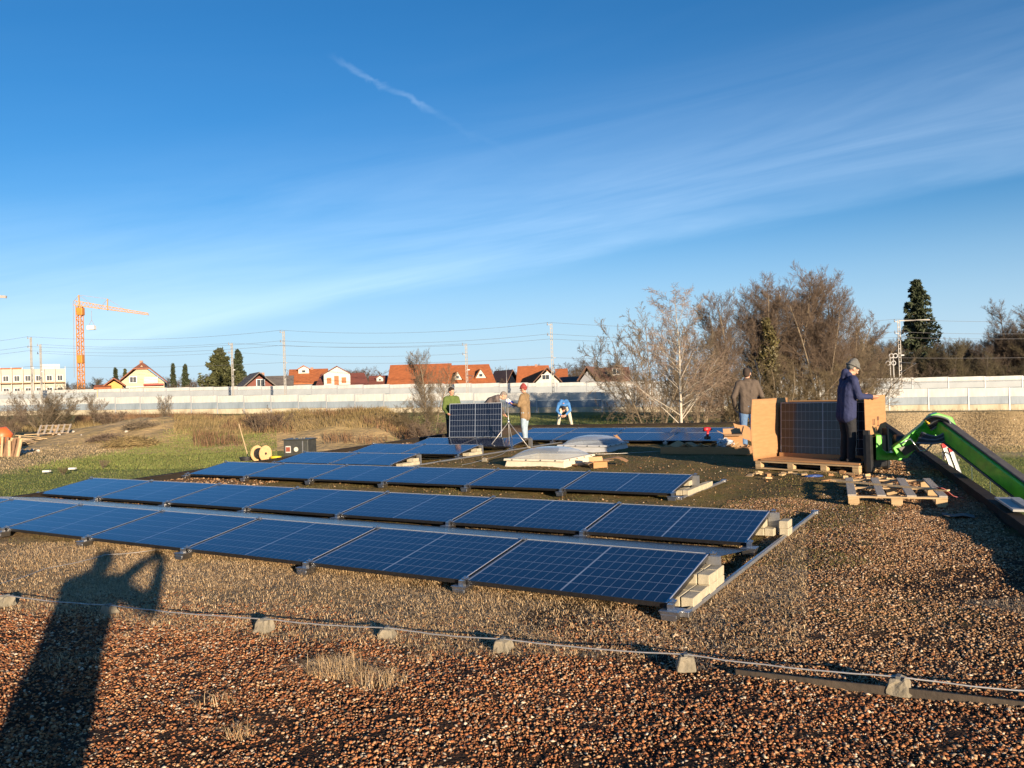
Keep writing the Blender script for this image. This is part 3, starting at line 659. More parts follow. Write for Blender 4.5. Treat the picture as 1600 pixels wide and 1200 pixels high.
# long parcel tray with packaging behind the skylights
def tray(c, rz):
    t = thing('cardboard_tray', 'long low cardboard tray full of packing scraps on the shaded moss', 'box', c, rz)
    w, d, h = 2.05, 0.55, 0.17
    b = MB(); b.box((0, 0, 0.004), (w, d, 0.008))
    b.build('base', M_CARD, t)
    for nm, cc, ss in (('side', (0, -d / 2, h / 2), (w, 0.008, h)), ('side', (0, d / 2, h / 2), (w, 0.008, h)), ('end', (-w / 2, 0, h / 2), (0.008, d - 0.02, h)), ('end', (w / 2, 0, h / 2), (0.008, d - 0.02, h))):
        MB().box(cc, ss).build(nm, M_CARD, t)
    r = random.Random(4)
    for k in range(16):
        x = -w / 2 + 0.12 + (w - 0.24) * k / 15
        MB().box((x, r.uniform(-0.15, 0.15), h + r.uniform(-0.04, 0.05)), (r.uniform(0.14, 0.3), r.uniform(0.1, 0.25), 0.02), (r.uniform(-0.6, 0.6), r.uniform(-0.6, 0.6), r.uniform(0, 3))).build('packing_piece', M_CARD2 if k % 3 else M_CARD, t)
tray(Vector((4.55, 19.15, 0)), rad(-26))
open_carton(Vector((5.25, 19.35, 0.13)), (0.42, 0.34, 0.30), -0.2, 'opened cardboard box standing in the long packing tray', (0.9, -0.2, 1.3, 0.5))
card_sheet(Vector((5.62, 19.7, 0.42)), 0.55, 0.45, 0.4, 'upright cardboard sheet leaning behind the packing tray', 0.1, (0.9, 0.3))
M_FOIL = mat('clear_foil', (0.50, 0.54, 0.58), (0.28, 0.31, 0.35), 25, 0.15, bump=0.8, bscale=14, dist=0.03)
def crumple(name, c, r, m, label, cat, seed, sq=0.6, parent=None):
    b = MB().ball((0, 0, 0), r, 14, 9); rr = random.Random(seed)
    b.v = [tuple(Vector(v) * (1 + rr.uniform(-0.28, 0.28))) for v in b.v]; b.v = [(x, y, z * sq) for x, y, z in b.v]
    o = b.build(name, m, parent); o.location = c
    if parent is None: tag(o, label, cat)
    return o
crumple('plastic_wrap', Vector((4.95, 19.0, 0.22)), 0.20, M_FOIL, 'crumpled clear plastic wrap on the packing tray', 'plastic wrap', 2)
def drill():
    c = Vector((4.93, 20.55, 0.22)); t = thing('cordless_drill', 'red and black cordless drill standing on the panels behind the tray', 'drill', c, 0.4)
    rm = mat('red_plastic', (0.55, 0.03, 0.035), (0.42, 0.02, 0.03), 10, 0.35); km = mat('black_plastic', (0.02, 0.02, 0.02), (0.03, 0.03, 0.03), 10, 0.4)
    MB().box((0, 0, 0.05), (0.10, 0.15, 0.08)).build('battery', km, t, bevel=0.01)
    MB().tube([(0, 0, 0.09), (0.02, 0, 0.22)], [0.035, 0.032], 8).build('grip', rm, t, smooth=True)
    MB().tube([(-0.10, 0, 0.27), (0.0, 0, 0.27), (0.09, 0, 0.265)], [0.05, 0.055, 0.05], 10).build('motor_body', rm, t, smooth=True)
    MB().tube([(0.09, 0, 0.265), (0.15, 0, 0.265)], [0.03, 0.02], 8).build('chuck', km, t, smooth=True)
drill()

# ------------------------------------------------------------------ cable drum, bucket, vent box
def drum():
    c = Vector((-6.55, 20.9, 0)); t = thing('cable_drum', 'pale plywood cable drum wound with black cable beside the vent box', 'cable drum', c, rad(-28))
    pw = mat('plywood', (0.68, 0.44, 0.22), (0.58, 0.36, 0.17), 12, 0.7, bump=0.1); bk = mat('black_cable', (0.015, 0.015, 0.016), (0.03, 0.03, 0.03), 40, 0.5, bump=0.9, bscale=60, dist=0.02)
    R = 0.21
    for s in (-1, 1):
        MB().tube([(s * 0.15 - 0.012, 0, R), (s * 0.15 + 0.012, 0, R)], R, 28).build('flange', pw, t)
        MB().tube([(s * 0.163, 0, R), (s * 0.166, 0, R)], 0.035, 12).build('hub_hole', bk, t)
    for k in range(9): MB().tube([(-0.128 + k * 0.029, 0, R), (-0.101 + k * 0.029, 0, R)], [0.135 + 0.01 * (k % 2)] * 2, 20).build('cable_turn', bk, t)
drum()
ym = mat('yellow_plastic', (0.70, 0.55, 0.03), (0.58, 0.44, 0.03), 9, 0.4)
def coil(c, r, m, label, name='cable_coil'):
    P = []
    for k in range(90):
        a = k * 0.42; P.append((math.cos(a) * (r + 0.015 * math.sin(k * 1.3)), math.sin(a) * (r + 0.012 * math.cos(k)), 0.02 + 0.0011 * k))
    o = MB().tube(P, 0.011, 5).build(name, m, smooth=True); o.location = c; tag(o, label, 'cable')
coil(Vector((-6.12, 20.75, 0.02)), 0.13, ym, 'yellow cable coil lying beside the plywood drum')
coil(Vector((-7.0, 21.1, 0.0)), 0.16, mat('black_cable2', (0.02, 0.02, 0.022), (0.03, 0.03, 0.03), 20, 0.5), 'black cable coil lying behind the plywood drum')
st = MB().tube([(0, 0, 0), (-0.28, 0.1, 0.98)], 0.014, 6).build('wooden_stake', mat('stake_wood', (0.45, 0.33, 0.2), (0.36, 0.26, 0.15), 8, 0.8)); st.location = Vector((-7.2, 21.9, -0.02)); tag(st, 'thin leaning wooden stake behind the cable drum', 'stake')
def vent():
    c = Vector((-5.72, 21.6, 0)); t = thing('vent_box', 'dark grey metal vent box with round hatch and red sticker', 'roof vent', c, rad(-12))
    m = mat('dark_sheet', (0.055, 0.058, 0.055), (0.085, 0.088, 0.08), 6, 0.42, metal=0.4, bump=0.05)
    MB().box((0, 0, 0.25), (0.70, 0.50, 0.50)).build('body', m, t, bevel=0.012)
    MB().box((0, 0, 0.515), (0.76, 0.56, 0.03)).build('lid', m, t, bevel=0.006)
    hb = MB().tube([(0.02, -0.251, 0.26), (0.02, -0.275, 0.26)], 0.10, 20).build('hatch_ring', m, t)
    MB().tube([(0.02, -0.2755, 0.26), (0.02, -0.280, 0.26)], 0.062, 18).build('hatch_disc', mat('pale_disc', (0.62, 0.60, 0.50), (0.5, 0.48, 0.4), 9, 0.5), hb)
    st = MB().box((-0.22, -0.252, 0.26), (0.15, 0.004, 0.18)).build('sticker', mat('white_sticker', (0.6, 0.58, 0.55), None, 9, 0.6), t)
    MB().box((-0.225, -0.2555, 0.26), (0.12, 0.003, 0.12)).build('sticker_print', mat('red_print', (0.28, 0.07, 0.04), (0.20, 0.05, 0.03), 30, 0.6), st)
    MB().box((0.20, -0.258, 0.27), (0.022, 0.014, 0.42)).build('trim_bar', M_ALU2, t)
    for k, x in enumerate((-0.14, 0.0, 0.06, 0.14)): MB().ball((x, -0.05, 0.545), (0.035, 0.03, 0.02), 8, 5).build('lid_stone', holder_mat, t)
vent()
# ------------------------------------------------------------------ pallets
M_PAL = mat('pallet_wood', (0.52, 0.37, 0.205), (0.36, 0.25, 0.13), 5, 0.8, bump=0.25, bscale=40, stretch=(1, 6, 6))
M_PAL2 = mat('pallet_wood_grey', (0.42, 0.37, 0.31), (0.33, 0.28, 0.22), 6, 0.85, bump=0.25, bscale=40, stretch=(6, 1, 6))
def pallet(label, loc, rz, W, D, nb, long_y=True, m=M_PAL, m2=M_PAL2):
    """W across, D along; deck boards run along D, bearers across, nine blocks"""
    t = thing('pallet', label, 'pallet', loc, rz); bw = 0.10; r = random.Random(int(W * 100 + D * 10))
    for i in range(nb):
        x = -W / 2 + bw / 2 + (W - bw) * i / (nb - 1)
        MB().box((x, 0, 0.133), (bw + r.uniform(-0.01, 0.015), D, 0.022), (0, 0, r.uniform(-0.006, 0.006))).build('deck_board', m2, t, bevel=0.003)
    for y in (-D / 2 + 0.05, 0, D / 2 - 0.05):
        MB().box((0, y, 0.111), (W, 0.10, 0.0215)).build('bearer', m, t, bevel=0.003)
        for x in (-W / 2 + 0.07, 0, W / 2 - 0.07):
            MB().box((x, y, 0.061), (0.135, 0.10, 0.078)).build('block', m, t, bevel=0.004)
    for x in (-W / 2 + 0.07, 0, W / 2 - 0.07):
        MB().box((x, 0, 0.011), (0.10, D, 0.022)).build('skid_board', m, t, bevel=0.003)
    return t
pc = (px_ground(1327, 775, .14) + px_ground(1484, 778, .14) + px_ground(1318, 747, .14) + px_ground(1452, 748, .14)) / 4
pallet('empty timber pallet lying on the gravel with a loose plank across it', (pc.x, pc.y, 0.012), rad(-21.6), 1.16, 1.95, 4)
pa = px_at(1309, 756, 11.9); pb = px_at(1482, 772, 10.55); pa.z = 0.165; pb.z = 0.165
pl = MB().bar((0, 0, 0), pb - pa, 0.075, 0.02).build('loose_plank', mat('plank_wood', (0.50, 0.37, 0.21), (0.40, 0.29, 0.16), 6, 0.8, bump=0.2)); pl.location = pa; tag(pl, 'loose narrow plank lying across the empty pallet', 'plank')
s0 = pb + Vector((-0.12, 0.05, 0.012)); e0 = px_ground(1506, 783) + Vector((0, 0, 0.02))
sv = []; sf = []
for i in range(9):
    q = i / 8; p = s0.lerp(e0, q); p.z = 0.178 * (1 - q) ** 1.3 + 0.03 + 0.015 * math.sin(q * 9)
    d = (e0 - s0).normalized(); n = Vector((-d.y, d.x, 0)) * (0.085 - 0.05 * q); sv += [p - n - s0, p + n - s0]
for i in range(8): sf.append((2 * i, 2 * i + 1, 2 * i + 3, 2 * i + 2))
o = MB().add(sv, sf).build('warning_strap', mat('pink_strap', (0.62, 0.18, 0.16), (0.50, 0.12, 0.11), 8, 0.6)); o.location = s0; sd = o.modifiers.new('t', 'SOLIDIFY'); sd.thickness = 0.004
tag(o, 'faded red strap hanging off the empty pallet onto gravel', 'strap')
card_sheet(px_ground(1497, 806) + Vector((0, 0, 0.012)), 0.34, 0.2, -0.5, 'dark flat offcut lying on gravel beside the empty pallet', 0.01, m=mat('dark_offcut', (0.07, 0.06, 0.055), (0.10, 0.09, 0.08), 9, 0.7))

# ------------------------------------------------------------------ crate of panels on its pallet
CO = Vector((4.60, 15.40, 0)); CY = rad(-48.0); cxv = Vector((math.cos(CY), math.sin(CY), 0)); cyv = Vector((-math.sin(CY), math.cos(CY), 0))
def CR(s, t, z=0): return CO + cxv * s + cyv * t + Vector((0, 0, z))
def crate_pallet():
    t = thing('pallet', 'timber pallet carrying the upright solar panels in their opened carton', 'pallet', CR(1.0, 0.60, 0.005), CY)
    W, D = 2.0, 1.25
    for i in range(5):
        y = -D / 2 + 0.06 + (D - 0.12) * i / 4; MB().box((0, y, 0.138), (W, 0.11, 0.022)).build('deck_board', M_PAL, t, bevel=0.003)
    for x in (-W / 2 + 0.06, -0.28, 0.36, W / 2 - 0.06):
        MB().box((x, 0, 0.116), (0.11, D, 0.021)).build('bearer', M_PAL, t, bevel=0.003)
        for y in (-D / 2 + 0.06, 0, D / 2 - 0.06): MB().box((x, y, 0.0655), (0.13, 0.11, 0.079)).build('block', M_PAL, t, bevel=0.012)
    for y in (-D / 2 + 0.06, 0, D / 2 - 0.06): MB().box((0, y, 0.0125), (W, 0.10, 0.025)).build('skid_board', M_PAL, t, bevel=0.003)
crate_pallet()
def crate():
    t = thing('panel_carton', 'opened tall cardboard carton around upright solar panels on a pallet', 'carton', CR(0, 0, 0.155), CY)
    th = 0.008
    MB().box((1.02, 0.62, 0.02), (1.90, 1.12, 0.03)).build('base_tray', M_CARD, t)
    MB().box((1.0, 1.19, 0.56), (1.84, th, 1.10)).build('back_wall', M_CARD, t)
    # bulging side wall on the sunny side, bent outwards at its free edge
    vs = []; fs = []; n = 10
    for j in range(n + 1):
        v = j / n; bul = 0.06 * math.sin(math.pi * (0.1 + 0.85 * v))
        for i in range(n + 1):
            u = i / n; x = 0.05 - bul * u * u - 0.05 * u; y = 1.17 - 1.20 * u
            vs.append((x, y, 0.0 + 1.17 * v))
    for j in range(n):
        for i in range(n): fs.append((j * (n + 1) + i, j * (n + 1) + i + 1, (j + 1) * (n + 1) + i + 1, (j + 1) * (n + 1) + i))
    o = MB().add(vs, fs).build('side_wall', M_CARD, t, smooth=True); sd = o.modifiers.new('t', 'SOLIDIFY'); sd.thickness = th
    MB().box((1.0, 0.70, 0.06), (1.8, th, 0.10)).build('front_strip', M_CARD, t)
    f = MB().box((1.965, 0.77, 0.60), (th, 0.84, 1.19)).build('side_wall', M_CARD, t)
    pm = mat('print_ink', (0.10, 0.05, 0.03), (0.14, 0.07, 0.04), 20, 0.8)
    mk = MB()    # handling marks: wine glass, arrows
    for (y, z, w, h) in ((0.86, 0.78, 0.07, 0.07), (0.86, 0.70, 0.02, 0.09), (0.86, 0.65, 0.08, 0.02), (0.72, 0.73, 0.025, 0.09), (0.66, 0.73, 0.025, 0.09), (0.69, 0.68, 0.10, 0.015), (0.87, 0.55, 0.07, 0.06)):
        mk.box((1.9705, y, z), (0.003, w, h))
    mk.build('handling_mark', pm, f)
crate()
R0 = Matrix.Rotation(CY, 4, 'Z') @ Matrix.Rotation(rad(86.5), 4, 'X')
for k in range(6):
    p = CR(0.09 + PW, 0.74 + 0.075 * k, 0.205)
    solar_panel(f'{ORD[k]} dark solar panel counted from the open side, standing upright in the carton' if k else 'dark upright solar panel at the open side of the carton', 'upright panels in the carton', Matrix.Translation(p) @ R0, single_cells=(k == 0))
rr = random.Random(11)
for k in range(26):    # splinters and scraps before the crate
    c = px_ground(rr.uniform(1168, 1400), rr.uniform(739, 753)); z = 0.018
    w, d, h = rr.choice([(0.16, 0.07, 0.03), (0.10, 0.08, 0.05), (0.22, 0.05, 0.02), (0.12, 0.1, 0.012)])
    o = MB().box((0, 0, h / 2), (w, d, h)).build('wood_scrap', M_PAL if k % 3 else M_CARD, bevel=0.003); o.location = (c.x, c.y, z - 0.012); o.rotation_euler = (rr.uniform(-0.2, 0.2), rr.uniform(-0.2, 0.2), rr.uniform(0, 3))
    tag(o, 'small wood or cardboard scrap lying on the gravel below the panel carton', 'wood scrap', 'scraps below the carton')
fb = MB().ball((0, 0, 0.03), (0.16, 0.07, 0.035), 10, 6).build('blue_foil', mat('blue_foil', (0.03, 0.06, 0.20), (0.05, 0.10, 0.30), 14, 0.25, bump=0.5)); c = px_ground(1272, 747); fb.location = c; tag(fb, 'crumpled blue plastic scrap on gravel below the carton', 'plastic')

# ------------------------------------------------------------------ lifting boom
M_GRN = mat('loader_green', (0.095, 0.52, 0.02), (0.05, 0.32, 0.015), 7, 0.42, coat=0.2, bump=0.02)
M_DRK = mat('boom_dark', (0.055, 0.052, 0.052), (0.09, 0.085, 0.08), 7, 0.55, bump=0.1)
M_BLK = mat('black_steel', (0.014, 0.014, 0.016), (0.03, 0.03, 0.03), 12, 0.4)
M_STEEL = mat('hose_steel', (0.5, 0.5, 0.5), (0.35, 0.35, 0.35), 12, 0.35, metal=1.0)
def boom():
    t = thing('lifting_boom', 'bright green telescopic lifting boom with hoses reaching up to the carton', 'lifting boom', CR(2.2, 0.3, 0))
    inv = -t.location
    def P(px, py, d): return px_at(px, py, d) + inv
    # fork carriage against the crate end
    cm = MB(); cm.box(CR(2.06, 0.56, 0.36) + inv, (0.06, 0.80, 0.55), (0, 0, CY)); cm.box(CR(2.06, 0.19, 0.40) + inv, (0.10, 0.07, 0.72), (0, 0, CY)); cm.box(CR(2.06, 0.94, 0.40) + inv, (0.10, 0.07, 0.72), (0, 0, CY))
    cm.build('fork_carriage', M_BLK, t, bevel=0.006)
    for tt in (0.30, 0.80): MB().box(CR(1.05, tt, 0.064) + inv, (1.9, 0.10, 0.045), (0, 0, CY)).build('fork', M_BLK, t, bevel=0.006)
    MB().box(CR(2.13, 0.12, 0.36) + inv, (0.09, 0.09, 0.66), (0, 0, CY)).build('carriage_post', M_BLK, t, bevel=0.01)
    ex = Vector((0.16, 0.42, 0.0))
    # green carriage bracket: open C seen from the side
    d = 14.0
    poly = [P(1369, 680, d), P(1377, 680, d), P(1379, 702, d), P(1386, 708, d), P(1396, 707, d), P(1402, 692, d), P(1410, 690, d), P(1417, 706, d), P(1408, 719, d), P(1369, 719, d)]
    MB().prism(poly, ex * 0.9).build('carriage_bracket', M_GRN, t, bevel=0.008)
    MB().tube([P(1374, 684, 14.05), P(1374, 684, 14.6)], 0.055, 14).build('tilt_pin', M_BLK, t, smooth=True)
    MB().tube([P(1398, 688, 13.95), P(1425, 690, 13.95)], 0.10, 14).build('tilt_cylinder', M_BLK, t, smooth=True)
    # goose neck
    d = 13.6
    neck = [P(1395, 700, d), P(1440, 664, d), P(1455, 648, d), P(1466, 645, d), P(1488, 652, d), P(1494, 664, d), P(1478, 676, d), P(1462, 690, d), P(1438, 694, d), P(1418, 716, d), P(1404, 716, d)]
    nk = MB().prism(neck, ex * 0.8).build('goose_neck', M_GRN, t, bevel=0.012)
    rib = [P(1432, 676, d - 0.06), P(1452, 664, d - 0.06), P(1470, 668, d - 0.06), P(1456, 684, d - 0.06), P(1436, 688, d - 0.06)]
    MB().prism(rib, ex * 0.12).build('neck_plate', M_GRN, nk, bevel=0.006)
    MB().prism([P(1404, 700, d - 0.05), P(1440, 690, d - 0.05), P(1434, 700, d - 0.05), P(1414, 712, d - 0.05)], ex * 0.10).build('painted_shadow', M_BLK, nk)  # black plate painted in for the shadow on the neck
    # hydraulic hoses arching round the elbow
    r = random.Random(5)
    for k in range(7):
        o = k * 3.0
        pts = [P(1444 + o * 0.6, 656 + o * 0.9, 13.42), P(1460 + o, 650 + o * 0.55, 13.22), P(1482 + o * 0.4, 656 + o * 0.9, 13.12), P(1482 - o * 0.3, 670 + o * 1.0, 13.10), P(1464 - o * 0.3, 682 + o * 0.6, 13.18), P(1440 - o * 0.5, 676 + o * 0.9, 13.42)]
        S = []
        for a in range(len(pts) - 1):
            p0, p1, p2, p3 = pts[max(a - 1, 0)], pts[a], pts[a + 1], pts[min(a + 2, len(pts) - 1)]
            for q in range(5):
                u = q / 5; S.append(0.5 * ((2 * p1) + (p2 - p0) * u + (2 * p0 - 5 * p1 + 4 * p2 - p3) * u * u + (3 * p1 - p0 - 3 * p2 + p3) * u ** 3))
        S.append(pts[-1]); MB().tube(S, 0.017, 7).build('hose', M_BLK if k % 3 else mat('grey_hose', (0.16, 0.16, 0.17), (0.11, 0.11, 0.12), 9, 0.4), t, smooth=True)
    for k in range(3): MB().tube([P(1446 + 5 * k, 656 - 2 * k, 13.4), P(1452 + 5 * k, 662 - 2 * k, 13.38)], 0.022, 8).build('hose_fitting', M_STEEL if k else mat('yellow_cap', (0.7, 0.5, 0.05), None, 9, 0.4), t, smooth=True)
    for a, b in (((1407, 694), (1422, 685)), ((1422, 685), (1436, 704)), ((1436, 704), (1446, 705)), ((1446, 705), (1456, 694))): MB().tube([P(*a, 13.38), P(*b, 13.38)], 0.014, 6).build('grease_pipe', M_STEEL, t, smooth=True)
    # main boom, running down outside the parapet towards the vehicle
    A = px_at(1472, 668, 13.35) + inv; Bp = px_at(1600, 765, 11.2) + inv; dr = (Bp - A).normalized(); Bp = A + dr * 3.6
    up = Vector((0, 0, 1)); r_ = dr.cross(up).normalized(); up = r_.cross(dr)
    if up.z < 0: up = -up
    MB().bar(A - dr * 0.05, Bp, 0.20, 0.25, up).build('boom_section', M_GRN, t, bevel=0.02)
    MB().bar(A + up * 0.142 + dr * 0.1, Bp + up * 0.142, 0.13, 0.035, up).build('boom_top_shade', M_DRK, t, bevel=0.012)  # dark strip puts the boom's shaded upper side into the colour
    MB().bar(A - up * 0.143 + dr * 0.05, Bp - up * 0.143, 0.215, 0.035, up).build('boom_rail', M_DRK, t, bevel=0.008)
    # the vehicle that carries the boom, on the lawn beside the building
    fl = Vector((dr.x, dr.y, 0)).normalized(); vy = math.atan2(fl.y, fl.x) - math.pi / 2; G = zg(7.5) - t.location.z; bc = Bp + fl * 1.2
    def VP(x, y, z): return Vector((bc.x, bc.y, G)) + Matrix.Rotation(vy, 3, 'Z') @ Vector((x, y, z))
    MB().box(VP(0.6, 0.6, 0.75), (1.8, 4.2, 0.6), (0, 0, vy)).build('chassis', M_GRN, t, bevel=0.06)
    for sx in (-0.4, 1.6):
        for sy in (-0.9, 2.1):
            wh = MB().tube([VP(sx - 0.2, sy, 0.55), VP(sx + 0.2, sy, 0.55)], 0.55, 20).build('wheel', M_BLK, t, smooth=False, bevel=0.05)
            MB().tube([VP(sx - 0.215, sy, 0.55), VP(sx + 0.215, sy, 0.55)], 0.27, 14).build('rim', mat('rim_white', (0.6, 0.6, 0.58), None, 3, 0.5), wh)
boom()
# ------------------------------------------------------------------ ladder over the parapet
def ladder():
    m = mat('ladder_alu', (0.60, 0.60, 0.60), (0.48, 0.48, 0.48), 8, 0.38, metal=0.8); red = mat('red_cap', (0.62, 0.03, 0.03), (0.5, 0.02, 0.02), 9, 0.4)
    t1 = px_at(1475, 699, 13.9); t2 = px_at(1486, 705, 13.45); base = Vector((0.62, -0.10, -2.05))
    L = thing('ladder', 'aluminium ladder with red end caps standing up past the parapet', 'ladder', t1 + base)
    o = -(t1 + base)
    for t in (t1, t2):
        b = t + base; d = (t - b).normalized()
        s = MB().bar(b + o, t + o, 0.028, 0.075, (1, 0.3, 0)).build('stile', m, L, bevel=0.004)
        MB().bar(t + o - d * 0.01, t + o + d * 0.07, 0.036, 0.085, (1, 0.3, 0)).build('end_cap', red, s, bevel=0.006)
    for k in range(8):
        q = 0.04 + 0.13 * k; MB().tube([t1 + o + base * q, t2 + o + base * q], 0.014, 7).build('rung', m, L, smooth=True)
ladder()
sb = MB().box((0, 0, 0.28), (0.09, 0.09, 0.75)).build('timber_post', mat('post_wood', (0.50, 0.44, 0.36), (0.40, 0.34, 0.27), 6, 0.8)); q = px_at(1459, 712, 16.9); sb.location = (q.x + 0.25, q.y, q.z); tag(sb, 'short pale timber post standing just outside the parapet under the boom', 'post')
gl = MB().box((0, 0, 0.0), (0.26, 1.0, 0.025)).box((0.03, -0.1, 0.026), (0.08, 0.7, 0.026)); gl = gl.build('grey_board', mat('grey_board', (0.36, 0.36, 0.35), (0.26, 0.26, 0.26), 5, 0.6)); q = px_at(1592, 790, 9.9); gl.location = tuple(B(SR + 0.02, 10.6, 0.182)); gl.rotation_euler.z = BY; tag(gl, 'grey slatted board lying on the parapet by the lifting boom', 'board')
# ------------------------------------------------------------------ people
SKIN = mat('skin', (0.55, 0.30, 0.20), (0.48, 0.25, 0.165), 18, 0.55)
def V(*a): return Vector(a)
def cap_into(mb, p0, p1, r0, r1, n=10):
    p0, p1 = Vector(p0), Vector(p1); d = p1 - p0; L = d.length
    if L < 1e-5: mb.ball(p0, r0, n, 8); return
    d.normalize(); pts = []; rs = []
    for k in range(4): a = math.pi / 2 * (k + 0.15) / 4; pts.append(p0 - d * r0 * math.cos(a)); rs.append(r0 * math.sin(a))
    pts += [p0, p1]; rs += [r0, r1]
    for k in range(3, -1, -1): a = math.pi / 2 * (k + 0.15) / 4; pts.append(p1 + d * r1 * math.cos(a)); rs.append(r1 * math.sin(a))
    mb.tube(pts, rs, n)
def blob(name, m, parent, build, voxel, smooth=4):
    b = MB(); build(b); o = b.build(name, m, parent, smooth=True)
    r = o.modifiers.new('skin_surface', 'REMESH'); r.mode = 'VOXEL'; r.voxel_size = voxel; r.use_smooth_shade = True
    s = o.modifiers.new('relax', 'SMOOTH'); s.factor = 0.5; s.iterations = smooth
    return o
def hand(b, wr, d, nrm, k=1.0, curl=0.6):
    """palm, four unequal fingers with two bends and a thumb from the side of the palm"""
    d = d.normalized(); side = d.cross(nrm).normalized(); nrm = side.cross(d).normalized()
    pe = wr + d * 0.085 * k
    for s in (-0.025, 0.0, 0.025): cap_into(b, wr + side * s * 0.7 * k, pe + side * s * k, 0.019 * k, 0.017 * k, 8)
    for s, L in ((-0.034, 0.068), (-0.012, 0.078), (0.011, 0.074), (0.033, 0.058)):
        p0 = pe + side * s * k; d1 = (d * math.cos(curl * .6) + nrm * math.sin(curl * .6)); p1 = p0 + d1 * L * 0.5 * k
        d2 = (d * math.cos(curl * 1.7) + nrm * math.sin(curl * 1.7)); p2 = p1 + d2 * L * 0.5 * k
        cap_into(b, p0, p1, 0.0105 * k, 0.0098 * k, 7); cap_into(b, p1, p2, 0.0098 * k, 0.0085 * k, 7)
    t0 = wr + d * 0.025 * k - side * 0.032 * k; t1 = t0 + (d * 0.6 - side * 0.6 + nrm * 0.3).normalized() * 0.045 * k; t2 = t1 + (d * 0.9 - side * 0.1 + nrm * 0.4).normalized() * 0.035 * k
    cap_into(b, t0, t1, 0.014 * k, 0.012 * k, 7); cap_into(b, t1, t2, 0.012 * k, 0.0095 * k, 7)
def person(label, loc, rotz, J, top, trousers, shoes, hair=None, hat=None, scale=1.0, hood=None, loose=1.0, cuff=0.93, hair_long=0, jacket_len=0.10, curl=0.6):
    t = thing('person', label, 'person', loc, rotz); t.scale = (scale,) * 3
    J = {k: Vector(v) for k, v in J.items()}
    hd = J['head']; fw = J.get('look', V(0, 1, 0)).normalized(); upv = (hd - J['neck']).normalized() if 'headup' not in J else J['headup'].normalized()
    rt = fw.cross(upv).normalized(); upv = rt.cross(fw).normalized(); HM = Matrix((rt, fw, upv)).transposed()
    def H(x, y, z): return hd + HM @ V(x, y, z)
    def body(b):
        b.ball(hd + HM @ V(0, 0.0, 0.02), (0.076, 0.096, 0.105), 14, 10, HM); b.ball(hd + HM @ V(0, 0.025, -0.055), (0.056, 0.068, 0.062), 12, 8, HM)
        cap_into(b, H(0, 0.088, 0.02), H(0, 0.112, -0.022), 0.011, 0.017, 7)          # nose
        for s in (-1, 1):
            b.ball(hd + HM @ V(s * 0.078, -0.005, -0.005), (0.012, 0.022, 0.034), 8, 6, HM)   # ear
            cap_into(b, H(s * 0.016, 0.095, 0.034), H(s * 0.05, 0.084, 0.034), 0.010, 0.009, 6)    # brow
        cap_into(b, H(-0.024, 0.078, -0.062), H(0.024, 0.078, -0.062), 0.010, 0.010, 6)           # lips
        cap_into(b, J['neck'] - (hd - J['neck']) * 0.4, hd - upv * 0.03, 0.058, 0.052)
        cap_into(b, J['pelvis'], J['chest'], 0.10, 0.11); cap_into(b, J['chest'], J['neck'], 0.10, 0.055)
        for s in 'lr':
            cap_into(b, J['chest'], J[s + 'sh'], 0.07, 0.045); cap_into(b, J[s + 'sh'], J[s + 'el'], 0.043, 0.036); cap_into(b, J[s + 'el'], J[s + 'wr'], 0.036, 0.026)
            cap_into(b, J['pelvis'], J[s + 'hip'], 0.09, 0.08); cap_into(b, J[s + 'hip'], J[s + 'kn'], 0.075, 0.052); cap_into(b, J[s + 'kn'], J[s + 'an'], 0.050, 0.036)
            hdn = (J[s + 'wr'] - J[s + 'el']).normalized(); nn = J.get(s + 'palm', V(-0.2 if s == 'r' else 0.2, 0.6, 0.1))
            hand(b, J[s + 'wr'] + hdn * 0.01, J.get(s + 'hand', hdn), nn, 1.0, curl)
    bo = blob('body', SKIN, t, body, 0.0095, 2)
    for s in (-1, 1):
        MB().ball(H(s * 0.032, 0.083, 0.014), 0.0115, 8, 6).build('eye', mat('eye_white', (0.75, 0.74, 0.72), None, 9, 0.3), bo, smooth=True)
        MB().ball(H(s * 0.032, 0.0905, 0.014), 0.0062, 7, 5).build('iris', mat('iris_dark', (0.03, 0.02, 0.015), None, 9, 0.2), bo, smooth=True)
    lo = loose
    def jac(b):
        pel, ch, nk = J['pelvis'], J['chest'], J['neck']
        ax = (nk - pel).normalized()
        for s in 'lr':
            off = (J[s + 'sh'] - nk) * 0.46
            hp = J[s + 'hip'] - ax * jacket_len; cap_into(b, hp * 0.85 + pel * 0.15, (pel + ch) / 2 + off * 0.9, 0.122 * lo, 0.115 * lo); cap_into(b, (pel + ch) / 2 + off * 0.9, ch + off, 0.115 * lo, 0.118 * lo)
            cap_into(b, ch + off, J[s + 'sh'] - (J[s + 'sh'] - nk) * 0.2, 0.112 * lo, 0.074 * lo)
            cap_into(b, nk - ax * 0.03, J[s + 'sh'], 0.066, 0.072 * lo); cap_into(b, J[s + 'sh'], J[s + 'el'], 0.069 * lo, 0.055 * lo)
            cap_into(b, J[s + 'el'], J[s + 'el'].lerp(J[s + 'wr'], cuff), 0.054 * lo, 0.042 * lo)
        cap_into(b, pel, ch, 0.125, 0.125); cap_into(b, ch, nk, 0.12, 0.07)
    jo = blob('jacket', top, t, jac, 0.016, 5)
